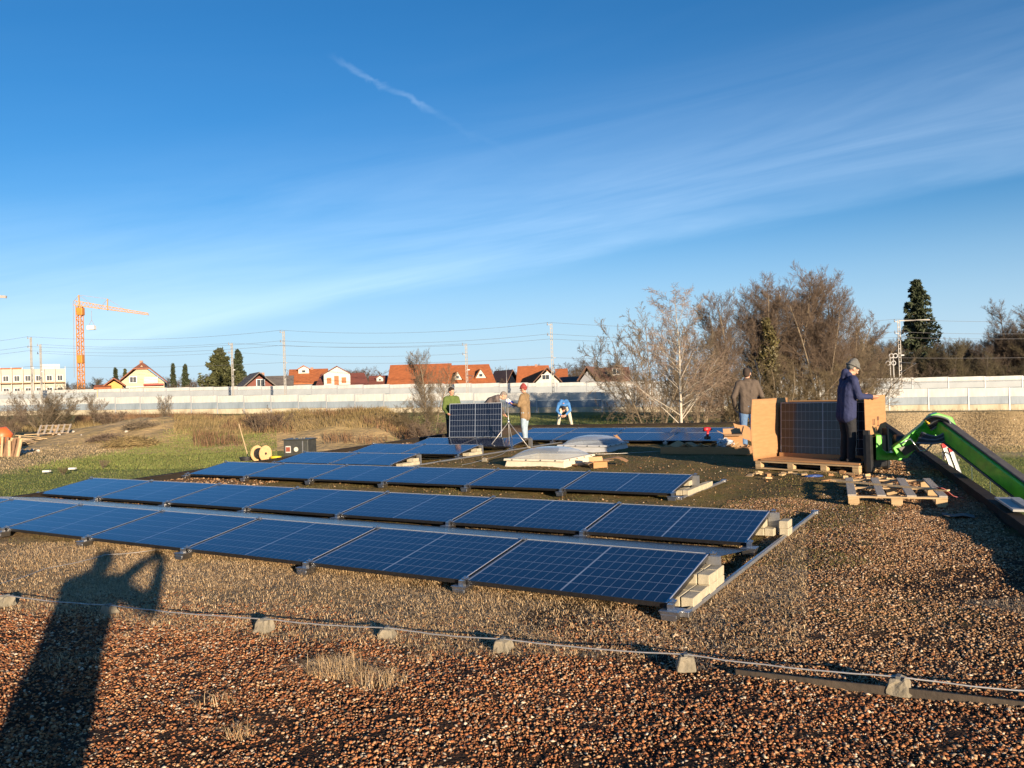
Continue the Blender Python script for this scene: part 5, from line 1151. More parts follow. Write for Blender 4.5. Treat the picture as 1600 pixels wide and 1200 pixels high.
def house(label, pxl, pxr, py_eave, py_ridge, D, wall, roof, gable=True, depth=9.0, yaw=0.0, hip=0.0, windows=(), chim=(), halfhip=0.0, over=0.5, dormers=(), base_drop=0.0):
    """gable=True: gable end faces us; otherwise the eaves side does. Sizes come from the pixels at distance D"""
    xl = px_at(pxl, py_eave, D); xr = px_at(pxr, py_eave, D); mid = (xl + xr) / 2; W = (xr.x - xl.x); ze = mid.z; zr = px_at((pxl + pxr) / 2, py_ridge, D).z
    z0 = zg(mid.x) - 0.5; t = thing('house', label, 'house', (mid.x, D, z0), yaw - math.atan2(mid.x, D) * 0.85); he = ze - z0; hr = zr - z0
    if gable:
        w = W / 2 - over
        MB().prism([(-w, 0, 0), (w, 0, 0), (w, 0, he), (0, 0, he + (hr - he) * (w / (w + over)) - 0.05), (-w, 0, he)], (0, depth, 0)).build('wall', wall, t)
        s = MB(); th = 0.22; k = (hr - he) / (W / 2)
        yh = halfhip
        for sx in (-1, 1):
            a = (sx * W / 2, -over, he - k * over * 0.3); b = (0, -over + yh, hr); c = (0, depth + over, hr); d = (sx * W / 2, depth + over, he - k * over * 0.3)
            if halfhip: m_ = (sx * W * 0.16, -over, hr - k * W * 0.16); s.prism([a, m_, b, c, d], (0, 0, th))
            else: s.prism([a, b, c, d], (0, 0, th))
        if halfhip: s.prism([(-W * 0.16, -over, hr - k * W * 0.16), (W * 0.16, -over, hr - k * W * 0.16), (0, -over + yh, hr)], (0, 0, th))
        rf = s.build('roof', roof, t)
    else:
        w = W / 2 - over
        MB().box((0, depth / 2, he / 2), (2 * w, depth, he)).build('wall', wall, t)
        hh = hip * W; s = MB(); th = 0.22; k = (hr - he) / (depth / 2)
        A, Bq, Cq, Dq = (-W / 2, -over, he - k * over), (W / 2, -over, he - k * over), (W / 2, depth + over, he - k * over), (-W / 2, depth + over, he - k * over)
        R1, R2 = (-W / 2 + hh * (0 if hip < 0 else 1), depth / 2, hr), (W / 2 - abs(hh), depth / 2, hr)
        s.prism([A, Bq, R2, R1], (0, 0, th)); s.prism([Dq, Cq, R2, R1], (0, 0, th))
        if hip: s.prism([Bq, Cq, R2], (0, 0, th)); 
        if hip > 0: s.prism([A, Dq, R1], (0, 0, th))
        rf = s.build('roof', roof, t)
        if hip <= 0:
            for sx in ((-1, 1) if hip == 0 else (-1,)): MB().prism([(sx * (w - 0.01), 0, he), (sx * (w - 0.01), depth, he), (sx * (w - 0.01), depth / 2, hr - 0.25)], (-sx * 0.3, 0, 0)).build('gable_wall', wall, t)
    for cx, cy, cz in chim: MB().box((cx, cy, hr + cz / 4 - 0.5), (0.55, 0.55, cz / 2 + 1.0)).build('chimney', M_CHIM, rf)
    for wd in windows: window(t, *wd)
    for (dx, dz, dw, dh, dm, tri) in dormers:
        dy = -over + (dz - he) / max((hr - he) / (depth / 2 + over), 0.01) - 0.2 if not gable else -0.4
        d = MB()
        if tri: d.prism([(dx - dw / 2, dy, dz), (dx + dw / 2, dy, dz), (dx, dy, dz + dh)], (0, 2.5, 0))
        else: d.prism([(dx - dw / 2, dy, dz), (dx + dw / 2, dy, dz), (dx + dw / 2, dy, dz + dh * 0.6), (dx, dy, dz + dh), (dx - dw / 2, dy, dz + dh * 0.6)], (0, 3.0, 0))
        do = d.build('dormer', dm, t)
        rr_ = MB()
        e = 0 if tri else 0.6
        for sx in (-1, 1): rr_.prism([(dx + sx * (dw / 2 + 0.2), dy - 0.25, dz + dh * e - 0.05), (dx, dy - 0.25, dz + dh + 0.1), (dx, dy + 3.2, dz + dh + 0.1), (dx + sx * (dw / 2 + 0.2), dy + 3.2, dz + dh * e - 0.05)], (0, 0, 0.14))
        rr_.build('dormer_roof', roof, do)
        if dw > 4:
            for q_ in (-0.30, -0.02, 0.26): MB().box((dx + q_ * dw, dy - 0.05, dz + dh * 0.26), (dw * 0.17, 0.10, dh * (0.5 if abs(q_) < 0.1 else 0.32))).build('shutter', mat('shutter_brown', (0.36, 0.13, 0.045), None, 3, 0.7), do)
            continue
        MB().box((dx, dy - 0.03, dz + dh * 0.32), (dw * 0.3, 0.06, dh * 0.3)).build('dormer_window', M_WIN, do)
    return t, he, hr, W
HD = 150.0
ORANGE = tile('orange', (0.40, 0.125, 0.04)); DKRED = tile('dark_red', (0.20, 0.065, 0.045)); BROWN = tile('brown', (0.17, 0.09, 0.06)); GREYT = tile('grey', (0.16, 0.14, 0.125)); BRED = tile('brown_red', (0.27, 0.10, 0.055))
CREAM = wallm('cream', (0.50, 0.42, 0.29)); WHITE = wallm('white', (0.56, 0.54, 0.48)); BRWOOD = wallm('brown_wood', (0.17, 0.06, 0.045)); GREYW = wallm('grey', (0.27, 0.28, 0.30)); ORW = wallm('orange', (0.62, 0.32, 0.10)); SAND = wallm('sand', (0.46, 0.41, 0.32))
# cream gabled house beside the crane
t, he, hr, W = house('cream gabled house with half hipped brown red roof beside the crane', 186, 258, 598, 567, HD, CREAM, BRED, True, 11, halfhip=2.2, chim=((-0.3, 4, 1.2),))
window(t, -1.5, 0, he + 0.6, 1.1, 1.0); window(t, -3.0, 0, he - 1.5, 1.6, 1.1)
MB().box((1.6, -0.7, he + 0.4), (2.4, 1.3, 1.2)).build('balcony', WHITE, t); MB().box((2.0, -0.72, he - 0.4), (3.4, 1.5, 0.3)).build('awning', mat('red_awning', (0.42, 0.07, 0.05), None, 3, 0.7), t); MB().box((0, -0.2, he - 0.75), (W * 0.86, 0.5, 0.25)).build('ledge', WHITE, t)
house('small orange walled gable adjoining the cream house', 163, 194, 603, 592, HD - 4, ORW, BRED, True, 8)
house('low red roofed shed before the cream house', 148, 172, 606.5, 603, HD - 6, ORW, ORANGE, False, 4)
house('little white house with flat looking roof before the conifer', 356, 384, 593, 586, HD + 10, SAND, GREYT, False, 7, windows=((-0.5, 0, 5.6, 1.0, 1.0),))
t, he, hr, W = house('brown timber gable with grey roof and white framed window', 379, 432, 605, 583, HD - 5, BRWOOD, GREYT, True, 10, yaw=rad(12), chim=((1.2, 6, 0.3), (1.9, 7.5, 0.6)))
window(t, 0.2, 0, he + 0.7, 1.3, 1.3)
house('grey roofed wing beside the brown timber gable', 414, 458, 607, 588, HD, SAND, GREYT, False, 9)
house('house with bright orange roof and dark roof panel', 451, 512, 598, 577, HD + 4, GREYW, ORANGE, False, 10, chim=((0.6, 5, 1.0),), dormers=((-0.9, 7.0, 2.0, 1.4, WHITE, False),))
house('dark red hipped house with white shuttered front gable', 492, 578, 606, 584, HD - 6, WHITE, DKRED, False, 10, hip=0.10, dormers=((-0.9, 4.6, 4.6, 3.2, WHITE, False),))
house('small dark red roofed house with tiny white dormer', 576, 606, 604, 588, HD - 2, SAND, DKRED, False, 8, dormers=((0.3, 5.2, 1.2, 1.0, WHITE, False),))
house('large house with wide orange roof and grey gable', 604, 704, 603, 569, HD - 4, GREYW, ORANGE, False, 13, yaw=rad(-4))
house('orange roofed house with two small triangular white dormers', 692, 776, 601, 570, HD - 2, WHITE, ORANGE, False, 12, hip=-0.12, dormers=((-2.2, 5.4, 1.6, 1.5, WHITE, True), (2.1, 5.6, 1.9, 1.6, WHITE, True)))
house('orange roofed house adjoining the white gable', 806, 862, 600, 572, HD + 4, GREYW, ORANGE, False, 10, hip=0.05, chim=((0.6, 5, 0.9),))
t, he, hr, W = house('white gabled house with brown roof behind the railway mast', 833, 878, 597, 575, HD - 4, WHITE, BROWN, True, 10)
window(t, -0.3, 0, he + 0.9, 1.3, 0.8); window(t, -0.1, 0, he - 1.3, 1.2, 0.9); window(t, -2.2, 0, he - 1.4, 0.6, 0.9)
house('low orange roofed wing behind the white gabled house', 868, 888, 594, 577, HD + 8, SAND, ORANGE, False, 8)
house('dark shed with brown roof between the gables', 874, 908, 599, 590, HD, GREYW, BROWN, False, 7)
house('grey gabled house with brown roof by the bare trees', 902, 934, 594, 574, HD - 6, GREYW, BROWN, True, 9, yaw=rad(-14))
house('long brown roofed house partly hidden by the bare trees', 925, 985, 594, 575, HD - 2, SAND, BROWN, False, 9, windows=((1.0, 0, 6.5, 1.4, 1.0),))
house('pale gable glimpsed between the orange roofs', 789, 812, 598, 579, HD + 10, SAND, BROWN, True, 8, yaw=rad(25))
# apartment block under construction
def flats():
    D = 190.0; a = px_at(-40, 577, D); b = px_at(92, 577, D); z0 = zg(a.x) - 0.5; h = a.z * 0.5 + b.z * 0.5 - z0; W = b.x - a.x
    t = thing('apartment_block', 'pale yellow flat roofed apartment block behind scaffolding', 'building', ((a.x + b.x) / 2, D, z0), -math.atan2((a.x + b.x) / 2, D))
    m = wallm('pale_yellow', (0.44, 0.42, 0.35)); MB().box((0, 4, h / 2), (W, 8, h)).build('wall', m, t); MB().box((W / 2 - 3, 5, h + 0.4), (4, 6, 1.6)).build('roof_storey', wallm('white', (0.74, 0.71, 0.64)), t); MB().box((-W * 0.2, 4, h + 0.15), (W * 0.5, 7, 0.4)).build('roof_edge', ORANGE, t)
    for fl in range(3):
        z = h - 2.2 - fl * 2.9
        if z < 0.5: break
        MB().box((0, -0.7, z - 1.1), (W, 1.3, 0.16)).build('scaffold_deck', mat('deck_wood', (0.36, 0.22, 0.12), None, 2, 0.8), t)
        for k in range(9): window(t, -W / 2 + W * (k + 0.5) / 9, 0, z, 1.1, 1.2)
    for k in range(10): MB().bar((-W / 2 + W * k / 9, -1.3, 0), (-W / 2 + W * k / 9, -1.3, h + 0.5), 0.10, 0.10, (0, 1, 0)).build('scaffold_pole', M_MAST, t)
flats()
# ------------------------------------------------------------------ trees
class TreeB:
    def __init__(s, seed): s.r = random.Random(seed); s.trunk = MB(); s.crown = MB()
    def branch(s, p, d, L, r0, lv, P):
        r = s.r; nseg = P['seg'][min(lv, len(P['seg']) - 1)]; pts = [p]; rs = [r0]; dd = d.copy(); tip = r0 * P.get('tip', 0.35)
        for k in range(nseg):
            w = P['wob'][min(lv, len(P['wob']) - 1)]
            dd = (dd + Vector((r.gauss(0, w), r.gauss(0, w), r.gauss(0, w) + P['up'][min(lv, len(P['up']) - 1)]))).normalized()
            pts.append(pts[-1] + dd * (L / nseg)); rs.append(r0 + (tip - r0) * (k + 1) / nseg)
        tgt = s.trunk if lv <= P.get('trunk_levels', 0) else s.crown
        tgt.tube(pts, [max(x, P['rmin']) for x in rs], (7, 5, 4, 3, 3, 3)[min(lv, 5)], cap=False)
        if lv >= P['levels']: return
        n = P['n'][lv]; n = max(2, int(n * r.uniform(0.8, 1.2)))
        for k in range(n):
            q = P['start'][lv] + (1 - P['start'][lv]) * (k + r.random()) / n; i = min(int(q * nseg), nseg - 1); f = q * nseg - i
            pp = pts[i].lerp(pts[i + 1], f); bd_ = (pts[i + 1] - pts[i]).normalized(); side = bd_.orthogonal(); side.rotate(Matrix.Rotation(r.uniform(0, 6.283), 3, bd_))
            a = rad(r.gauss(P['ang'][lv], 9)); nd = (bd_ * math.cos(a) + side * math.sin(a)).normalized()
            ll = L * P['len'][lv] * r.uniform(0.65, 1.15) * (1 - P['tap'][lv] * q); rr = max(P['rmin'], (r0 + (tip - r0) * q) * P['rad'][lv])
            s.branch(pp, nd, ll, rr, lv + 1, P)
def tree_meshes(seed, H, stems, P, spread=0.25, r0=0.14):
    b = TreeB(seed); r = b.r
    for k in range(stems):
        a = 6.283 * k / stems + r.uniform(-0.4, 0.4); sp_ = spread * (0.4 + r.random()) if stems > 1 else spread * 0.2
        d = Vector((math.cos(a) * sp_, math.sin(a) * sp_, 1)).normalized(); o = Vector((math.cos(a), math.sin(a), 0)) * (0.25 * (stems > 1))
        b.branch(o - Vector((0, 0, 0.2)), d, H * r.uniform(0.85, 1.05), r0 * r.uniform(0.8, 1.1), 0, P)
    return b.trunk.mesh('trunk', True), b.crown.mesh('crown', True)
P_BARE = dict(levels=3, seg=[7, 5, 4, 2], wob=[0.05, 0.10, 0.13, 0.14], up=[0.03, 0.11, 0.12, 0.11], n=[26, 13, 12], start=[0.26, 0.14, 0.1], ang=[42, 40, 36], len=[0.40, 0.46, 0.55], tap=[0.5, 0.4, 0.3], rad=[0.40, 0.42, 0.5], rmin=0.0066, trunk_levels=0)
P_BUSH = dict(levels=3, seg=[6, 4, 3, 2], wob=[0.08, 0.12, 0.15, 0.15], up=[0.02, 0.10, 0.10, 0.08], n=[13, 9, 8], start=[0.14, 0.12, 0.1], ang=[38, 38, 36], len=[0.42, 0.5, 0.55], tap=[0.4, 0.4, 0.3], rad=[0.45, 0.5, 0.5], rmin=0.0062, trunk_levels=0)
P_BIRCH = dict(levels=3, seg=[9, 6, 4, 3], wob=[0.025, 0.07, 0.16, 0.22], up=[0.02, 0.05, 0.0, -0.14], n=[42, 13, 9], start=[0.20, 0.25, 0.1], ang=[36, 32, 45], len=[0.54, 0.32, 0.55], tap=[0.68, 0.4, 0.3], rad=[0.36, 0.34, 0.5], rmin=0.0065, trunk_levels=1, tip=0.08)
def barkm(n, c, c2, sc=4): return mat('bark_' + n, c, c2, sc, 0.9, bump=0.4, bscale=20)
BK_BR = barkm('brown', (0.25, 0.20, 0.135), (0.15, 0.115, 0.078)); TW_RED = mat('twig_red_brown', (0.155, 0.112, 0.080), (0.115, 0.082, 0.058), 0.7, 0.9); TW_GR = mat('twig_grey_brown', (0.185, 0.145, 0.10), (0.13, 0.10, 0.065), 0.7, 0.9); TW_OL = mat('twig_olive', (0.150, 0.115, 0.062), (0.105, 0.08, 0.045), 0.7, 0.9)
BK_BI = mat('bark_birch', (0.54, 0.49, 0.41), (0.33, 0.29, 0.23), 3.0, 0.8, bump=0.2, stretch=(1, 1, 3)); TW_BI = mat('twig_birch', (0.30, 0.22, 0.16), (0.22, 0.155, 0.11), 0.7, 0.9)
TM = {}
for k, (sd, H, st, P, spd, r0) in {'a': (1, 10, 1, P_BARE, 0.2, 0.17), 'b': (2, 10, 3, P_BARE, 0.22, 0.12), 'c': (5, 10, 4, P_BARE, 0.22, 0.11), 'bush': (8, 5, 11, P_BUSH, 0.62, 0.04), 'bush2': (9, 3, 9, P_BUSH, 0.55, 0.035), 'birch': (12, 10, 1, P_BIRCH, 0.05, 0.11)}.items():
    TM[k] = tree_meshes(sd, H, st, P, spd, r0)
def tree(kind, label, px, D, py_top, sx=1.0, bark=BK_BR, twig=TW_GR, rot=0.0, name='bare_tree', cat='tree', group=None, z=None):
    me_t, me_c = TM[kind]; x = px_at(px, 600, D).x; zb = zg(x) if z is None else z
    Hh = px_at(px, py_top, D).z - zb; top = max(v.co.z for v in me_c.vertices) if ('H' + kind) not in TM else TM['H' + kind]; TM['H' + kind] = top
    s = Hh / top; t = thing(name, label, cat, (x, D, zb), rot, group); t.scale = (s * sx, s * sx, s)
    for nm, me, m in (('trunk', me_t, bark), ('crown', me_c, twig)):
        o = bpy.data.objects.new(nm, me); COL.objects.link(o); o.parent = t
        if len(me.materials) == 0: me.materials.append(m)
        o.material_slots[0].link = 'OBJECT'; o.material_slots[0].material = m
    return t
tree('birch', 'white barked birch with wide spreading limbs just beyond the roof edge', 1062, 37, 440, 1.15, BK_BI, TW_BI, 0.6, 'birch_tree')
tree('bush', 'wide bare many stemmed tree beside the birch', 1022, 46, 476, 0.78, BK_BR, TW_GR, 0.3)
tree('bush', 'bare bushy tree close behind the birch', 1085, 52, 486, 0.8, BK_BR, TW_RED, 2.1)
tree('b', 'tall bare tree forming the near edge of the brown grove', 1150, 60, 448, 0.95, BK_BR, TW_RED, 0.2)
tree('c', 'tall bare tree with many stems in the middle of the brown grove', 1195, 62, 420, 0.95, BK_BR, TW_RED, 1.3)
tree('b', 'highest bare tree of the brown grove', 1240, 63, 412, 0.95, BK_BR, TW_RED, 2.6)
tree('c', 'bare tree of the grove standing over the hooded person', 1285, 61, 424, 0.9, BK_BR, TW_RED, 3.7)
tree('a', 'bare tree with a broad crown between the birch and the grove', 1128, 64, 470, 1.15, BK_BR, TW_GR, 0.8)
tree('b', 'bare tree deep in the grove, behind the ivy stem', 1215, 70, 428, 1.2, BK_BR, TW_RED, 4.1)
tree('a', 'bare tree at the back of the grove, over the carton', 1262, 71, 425, 1.2, BK_BR, TW_RED, 1.9)
tree('b', 'bare tree on the outer side of the grove, beside the hooded person', 1312, 66, 446, 1.1, BK_BR, TW_RED, 0.4)
tree('bush', 'low bare undergrowth tree under the brown grove', 1225, 56, 548, 1.3, BK_BR, TW_OL, 4.4)
tree('bush', 'low bare undergrowth tree between grove and carton', 1295, 57, 560, 1.2, BK_BR, TW_OL, 0.9)
tree('bush', 'low bare undergrowth tree between birch and grove', 1150, 58, 565, 1.2, BK_BR, TW_OL, 5.2)
tree('a', 'slender bare tree on the spruce side of the grove', 1325, 66, 478, 0.8, BK_BR, TW_GR, 5.0)
tree('bush', 'bare shrub tree at the end of the grove towards the spruce', 1345, 68, 515, 0.9, BK_BR, TW_GR, 5.6)
tree('b', 'bare fruit tree with open crown beside the green jacketed person', 672, 48, 541, 0.85, BK_BR, TW_GR, 0.5)
tree('bush', 'dense brown shrub at the foot of the fruit tree', 640, 47, 622, 1.5, BK_BR, TW_OL, 1.9, 'shrub', 'shrub')
tree('bush2', 'low reddish shrub before the fruit tree', 668, 42, 648, 1.3, BK_BR, TW_RED, 1.0, 'shrub', 'shrub')
tree('bush', 'big rounded bare shrub by the rubble heap', 62, 68, 604, 1.25, BK_BR, TW_GR, 0.4, 'shrub', 'shrub')
tree('bush', 'dense bare shrub touching the big rounded one', 88, 70, 608, 1.1, BK_BR, TW_OL, 2.4, 'shrub', 'shrub')
tree('bush', 'reddish bare shrub beyond the log pile', 14, 58, 628, 1.1, BK_BR, TW_RED, 3.0, 'shrub', 'shrub')
tree('b', 'small bare sapling before the crane foot', 148, 72, 612, 1.0, BK_BR, TW_GR, 1.0)
tree('bush2', 'reddish twiggy shrub beside the sapling', 172, 70, 636, 1.3, BK_BR, TW_RED, 4.0, 'shrub', 'shrub')
tree('b', 'thin bare sapling standing before the cream house', 256, 66, 614, 0.8, BK_BR, TW_GR, 2.0)
tree('bush2', 'grey twiggy shrub on the weedy mound', 412, 46, 632, 1.1, BK_BR, TW_RED, 2.2, 'shrub', 'shrub')
tree('bush2', 'small bare rose bush on the mown lawn, by a pale tag', 95, 30.5, 728, 1.0, BK_BR, TW_OL, 0.3, 'shrub', 'shrub')
tree('bush2', 'small bare bush on the mown lawn near the log pile', 38, 31.5, 732, 0.9, BK_BR, TW_GR, 1.3, 'shrub', 'shrub')
tree('bush2', 'sparse bare bush on the lawn beside the roof edge', 158, 33, 716, 0.9, BK_BR, TW_GR, 2.5, 'shrub', 'shrub')
for k, (px, D, py) in enumerate(((70, 31.0, 733), (110, 32, 726))):
    q = px_at(px + 3, py + 4, D); o = MB().box((0, 0, 0.05), (0.26, 0.14, 0.07)).build('pale_slab', mat('tag_white', (0.7, 0.7, 0.66), None, 5, 0.6)); o.location = (q.x, q.y, zg(q.x) + 0.02); tag(o, ['small pale slab on the lawn by the bush near the logs', 'small pale slab on the lawn beside the rose bush'][k], 'slab')
def rot_name(i): return ['brown thicket', 'fence line'][i % 2]
# background trees behind the barriers
rt = random.Random(21)
BKD = barkm('far', (0.10, 0.08, 0.062), (0.07, 0.056, 0.043)); TWD = mat('twig_far', (0.125, 0.092, 0.066), (0.085, 0.064, 0.046), 0.3, 0.95); TWD2 = mat('twig_far_olive', (0.12, 0.10, 0.055), (0.085, 0.07, 0.04), 0.3, 0.95)
for k in range(46):
    px = 1335 + 300 * k / 45 + rt.uniform(-6, 6); D = rt.uniform(118, 150); py = 541 + rt.uniform(-18, 12) - (34 if px > 1560 else 0) - (14 if px < 1390 else 0)
    tree(rt.choice('abc'), 'leafless tree in the brown thicket behind the second barrier', px, D, py, rt.uniform(0.9, 1.3), BKD, rt.choice((TWD, TWD2)), rt.uniform(0, 6), group='thicket trees behind the barrier')
for k in range(22):
    px = 1340 + 290 * k / 21 + rt.uniform(-5, 5)
    tree('bush', 'leafless bush in the undergrowth of the thicket behind the barrier', px, rt.uniform(120, 130), 562 + rt.uniform(-6, 12), 1.3, BKD, rt.choice((TWD, TWD2)), rt.uniform(0, 6), name='shrub', cat='shrub', group='thicket bushes behind the barrier')
tree('b', 'tall bare tree rising out of the thicket beyond the wires', 1590, 128, 462, 1.0, BKD, TWD, 1.0)
for k in range(46):
    px = 95 + 900 * k / 45 + rt.uniform(-9, 9); D = rt.uniform(200, 300); py = 584 + (px - 600) * -0.018 + rt.uniform(-12, 5)
    tree(rt.choice('abc'), 'distant leafless tree on the skyline behind the houses', px, D, py, rt.uniform(1.1, 1.6), BKD, rt.choice((TWD, TWD2)), rt.uniform(0, 6), group='skyline trees behind the houses')
for k in range(34):
    px = 100 + 900 * k / 33 + rt.uniform(-9, 9)
    tree('bush', 'garden bush between the houses behind the second barrier', px, rt.uniform(152, 172), 594 + (px - 600) * -0.012 + rt.uniform(-6, 5), 1.3, BKD, rt.choice((TWD, TWD2)), rt.uniform(0, 6), name='shrub', cat='shrub', group='garden bushes between the houses')
for px, py, D, s in ((575, 571, 190, 1.6), (905, 556, 190, 1.5), (885, 573, 180, 1.6), (795, 573, 185, 1.4), (960, 560, 170, 1.4)): tree('c', 'round crowned bare tree showing above the house roofs', px, D, py, s, BKD, TWD, px * 0.1, group='bare trees above the roofs')
# ivy clad stem in the grove
def leaf_cloud(name, m, parent, centres, radii, n, size, seed, squash=1.0):
    g = np.random.default_rng(seed); c = np.asarray(centres); ra = np.asarray(radii); i = g.integers(0, len(c), n)
    d = g.normal(size=(n, 3)); d /= np.linalg.norm(d, axis=1, keepdims=True); p = c[i] + d * ra[i][:, None] * (g.random(n) ** 0.4)[:, None] * np.array([1, 1, squash])
    a = g.normal(size=(n, 3)); a /= np.linalg.norm(a, axis=1, keepdims=True); b = np.cross(a, g.normal(size=(n, 3))); b /= np.linalg.norm(b, axis=1, keepdims=True)
    s = size * g.uniform(0.6, 1.4, n)[:, None]
    v = np.stack([p - a * s, p + b * s * 0.6, p + a * s, p - b * s * 0.6], 1).reshape(-1, 3)
    return np_mesh(name, v, np.arange(4 * n).reshape(n, 4), m, parent)
M_IVY = mat('ivy_leaf', (0.06, 0.065, 0.018), None, 2, 0.6, island=((0.06, 0.055, 0.018), (0.12, 0.095, 0.035), (0.09, 0.08, 0.025)))
x = px_at(1203, 600, 59.5); iv = thing('ivy_column', 'ivy covered stem standing in the middle of the brown grove', 'ivy', (x.x, 59.5, zg(x.x)))
hz = px_at(1203, 498, 59.5).z - zg(x.x); leaf_cloud('foliage', M_IVY, iv, [(0.15 * math.sin(k), 0.1 * math.cos(k), hz * (0.35 + 0.62 * k / 11)) for k in range(12)], [0.35 + 0.50 * math.sin(math.pi * min(1, 0.15 + k / 12)) for k in range(12)], 3000, 0.10, 3)
MB().tube([(0, 0, -0.2), (0.05, 0, hz * 0.9)], [0.16, 0.06], 7).build('stem', BK_BR, iv, smooth=True)
# conifers
M_NEED = mat('spruce_needles', (0.03, 0.045, 0.018), None, 1.0, 0.7, island=((0.016, 0.026, 0.011), (0.045, 0.058, 0.022), (0.028, 0.042, 0.017)))
M_NEED2 = mat('pine_needles', (0.05, 0.06, 0.02), None, 1.0, 0.7, island=((0.028, 0.036, 0.013), (0.085, 0.088, 0.028), (0.05, 0.06, 0.02)))
def conifer(label, px, D, py_top, wid, m, seed, n=9000, droop=0.35, size=0.26, bare=0.12, round_=0.9):
    x = px_at(px, 600, D).x; zb = zg(x); H = px_at(px, py_top, D).z - zb; R = wid / 1260 * D / 2
    t = thing('conifer_tree', label, 'conifer', (x, D, zb)); g = np.random.default_rng(seed)
    MB().tube([(0, 0, -0.2), (0, 0, H * 0.5), (0, 0, H * 0.98)], [0.012 * H + 0.1, 0.008 * H + 0.05, 0.02], 8).build('trunk', BK_BR, t, smooth=True)
    nb = int(46 + H * 4); V_ = []; per = n // nb; bmb = MB()
    for k in range(nb):
        q = bare + (1 - bare) * (k + g.random()) / nb; a = k * 2.399 + g.normal() * 0.25; L = R * (1 - q) ** round_ * g.uniform(0.35, 1.25) + 0.15
        if L < 0.1: continue
        dx, dy = math.cos(a), math.sin(a)
        bmb.tube([(0, 0, H * q), (dx * L * 0.5, dy * L * 0.5, H * q - droop * L * 0.25), (dx * L * 0.97, dy * L * 0.97, H * q - droop * L * 0.45)], [0.05, 0.035, 0.012], 3, cap=False)
        u = g.random(per) ** 0.7; w = 0.26 * L * (1.05 - u) + 0.10; off = g.normal(size=(per, 2)); off[:, 0] *= w; off[:, 1] *= 0.10 * L * 0.6 + 0.08
        px_ = dx * L * u - dy * off[:, 0]; py_ = dy * L * u + dx * off[:, 0]; pz = H * q - droop * L * (0.5 * u) + 0.12 * L * u * u + off[:, 1] - np.abs(off[:, 0]) * 0.35
        V_.append(np.stack([px_, py_, pz], -1))
    p = np.concatenate(V_); nn = len(p); a = g.normal(size=(nn, 3)); a[:, :2] += p[:, :2] / (np.linalg.norm(p[:, :2], axis=1, keepdims=True) + 0.1) * 1.3; a /= np.linalg.norm(a, axis=1, keepdims=True)
    b = np.cross(a, g.normal(size=(nn, 3))); b /= np.linalg.norm(b, axis=1, keepdims=True); s = size * g.uniform(0.6, 1.4, nn)[:, None]
    v = np.stack([p - a * s, p + b * s * 0.38, p + a * s, p - b * s * 0.38], 1).reshape(-1, 3)
    c = np_mesh('crown', v, np.arange(4 * nn).reshape(nn, 4), m, t); bmb.build('limbs', BK_BR, t)
conifer('tall dark spruce standing alone above the brown thicket', 1437, 140, 438, 92, M_NEED, 4, 13000, 0.45, 0.34, 0.15, 0.52)
conifer('big dense dark conifer beside the brown timber gable', 345, 158, 546, 84, M_NEED2, 5, 11000, 0.2, 0.42, 0.02, 0.62)
conifer('pointed dark conifer adjoining the big dense one', 373, 162, 548, 40, M_NEED, 15, 6000, 0.25, 0.36, 0.02, 0.7)
conifer('slim pointed conifer beside the cream house', 271, 185, 569, 13, M_NEED, 6, 3000, 0.3, 0.3, 0.02, 0.8)
conifer('second slim conifer, between cream house and dense conifer', 290, 180, 571, 22, M_NEED, 7, 3500, 0.3, 0.32, 0.02, 0.8)
conifer('small dark conifer behind the crane foot', 181, 200, 575, 15, M_NEED, 8, 2500, 0.3, 0.32, 0.02, 0.8)
conifer('low conifer at the skyline beside the small one', 196, 205, 577, 12, M_NEED2, 9, 2000, 0.3, 0.32, 0.02, 0.8)
# ------------------------------------------------------------------ rough land: mounds, weeds, heaps
def blades(name, pos, h, lean, width, m, seed, label=None, cat=None, curve=0.5, parent=None):
    """curved stems: three joints each; pos (n,3)"""
    g = np.random.default_rng(seed); n = len(pos); h = np.broadcast_to(h, n) * g.uniform(0.55, 1.3, n)
    a = g.uniform(0, 2 * np.pi, n); ln = np.abs(g.normal(lean, lean * 0.5, n)); d = np.stack([np.cos(a), np.sin(a), np.zeros(n)], -1); w = np.stack([-np.sin(a), np.cos(a), np.zeros(n)], -1)
    rot = g.uniform(0, np.pi, n); w = w * np.cos(rot)[:, None] + d * np.sin(rot)[:, None] * 0.6
    W = (width * g.uniform(0.6, 1.4, n))[:, None]
    up = np.array([0, 0, 1.0])
    p0 = pos; p1 = pos + (d * (ln * 0.35)[:, None] + up) * (h * 0.5)[:, None] ; p2 = pos + d * (ln * h)[:, None] + up * (h * np.maximum(1 - curve * ln, 0.15))[:, None]
    v = np.stack([p0 - w * W, p0 + w * W, p1 + w * W * 0.7, p1 - w * W * 0.7, p2], 1).reshape(-1, 3)
    i = np.arange(n)[:, None] * 5; tri = np.concatenate([i + np.array([[0, 1, 2]]), i + np.array([[0, 2, 3]]), i + np.array([[3, 2, 4]])], 1).reshape(-1, 3)
    o = np_mesh(name, v, tri, m, parent); tag(o, label, cat, kind='stuff'); return o
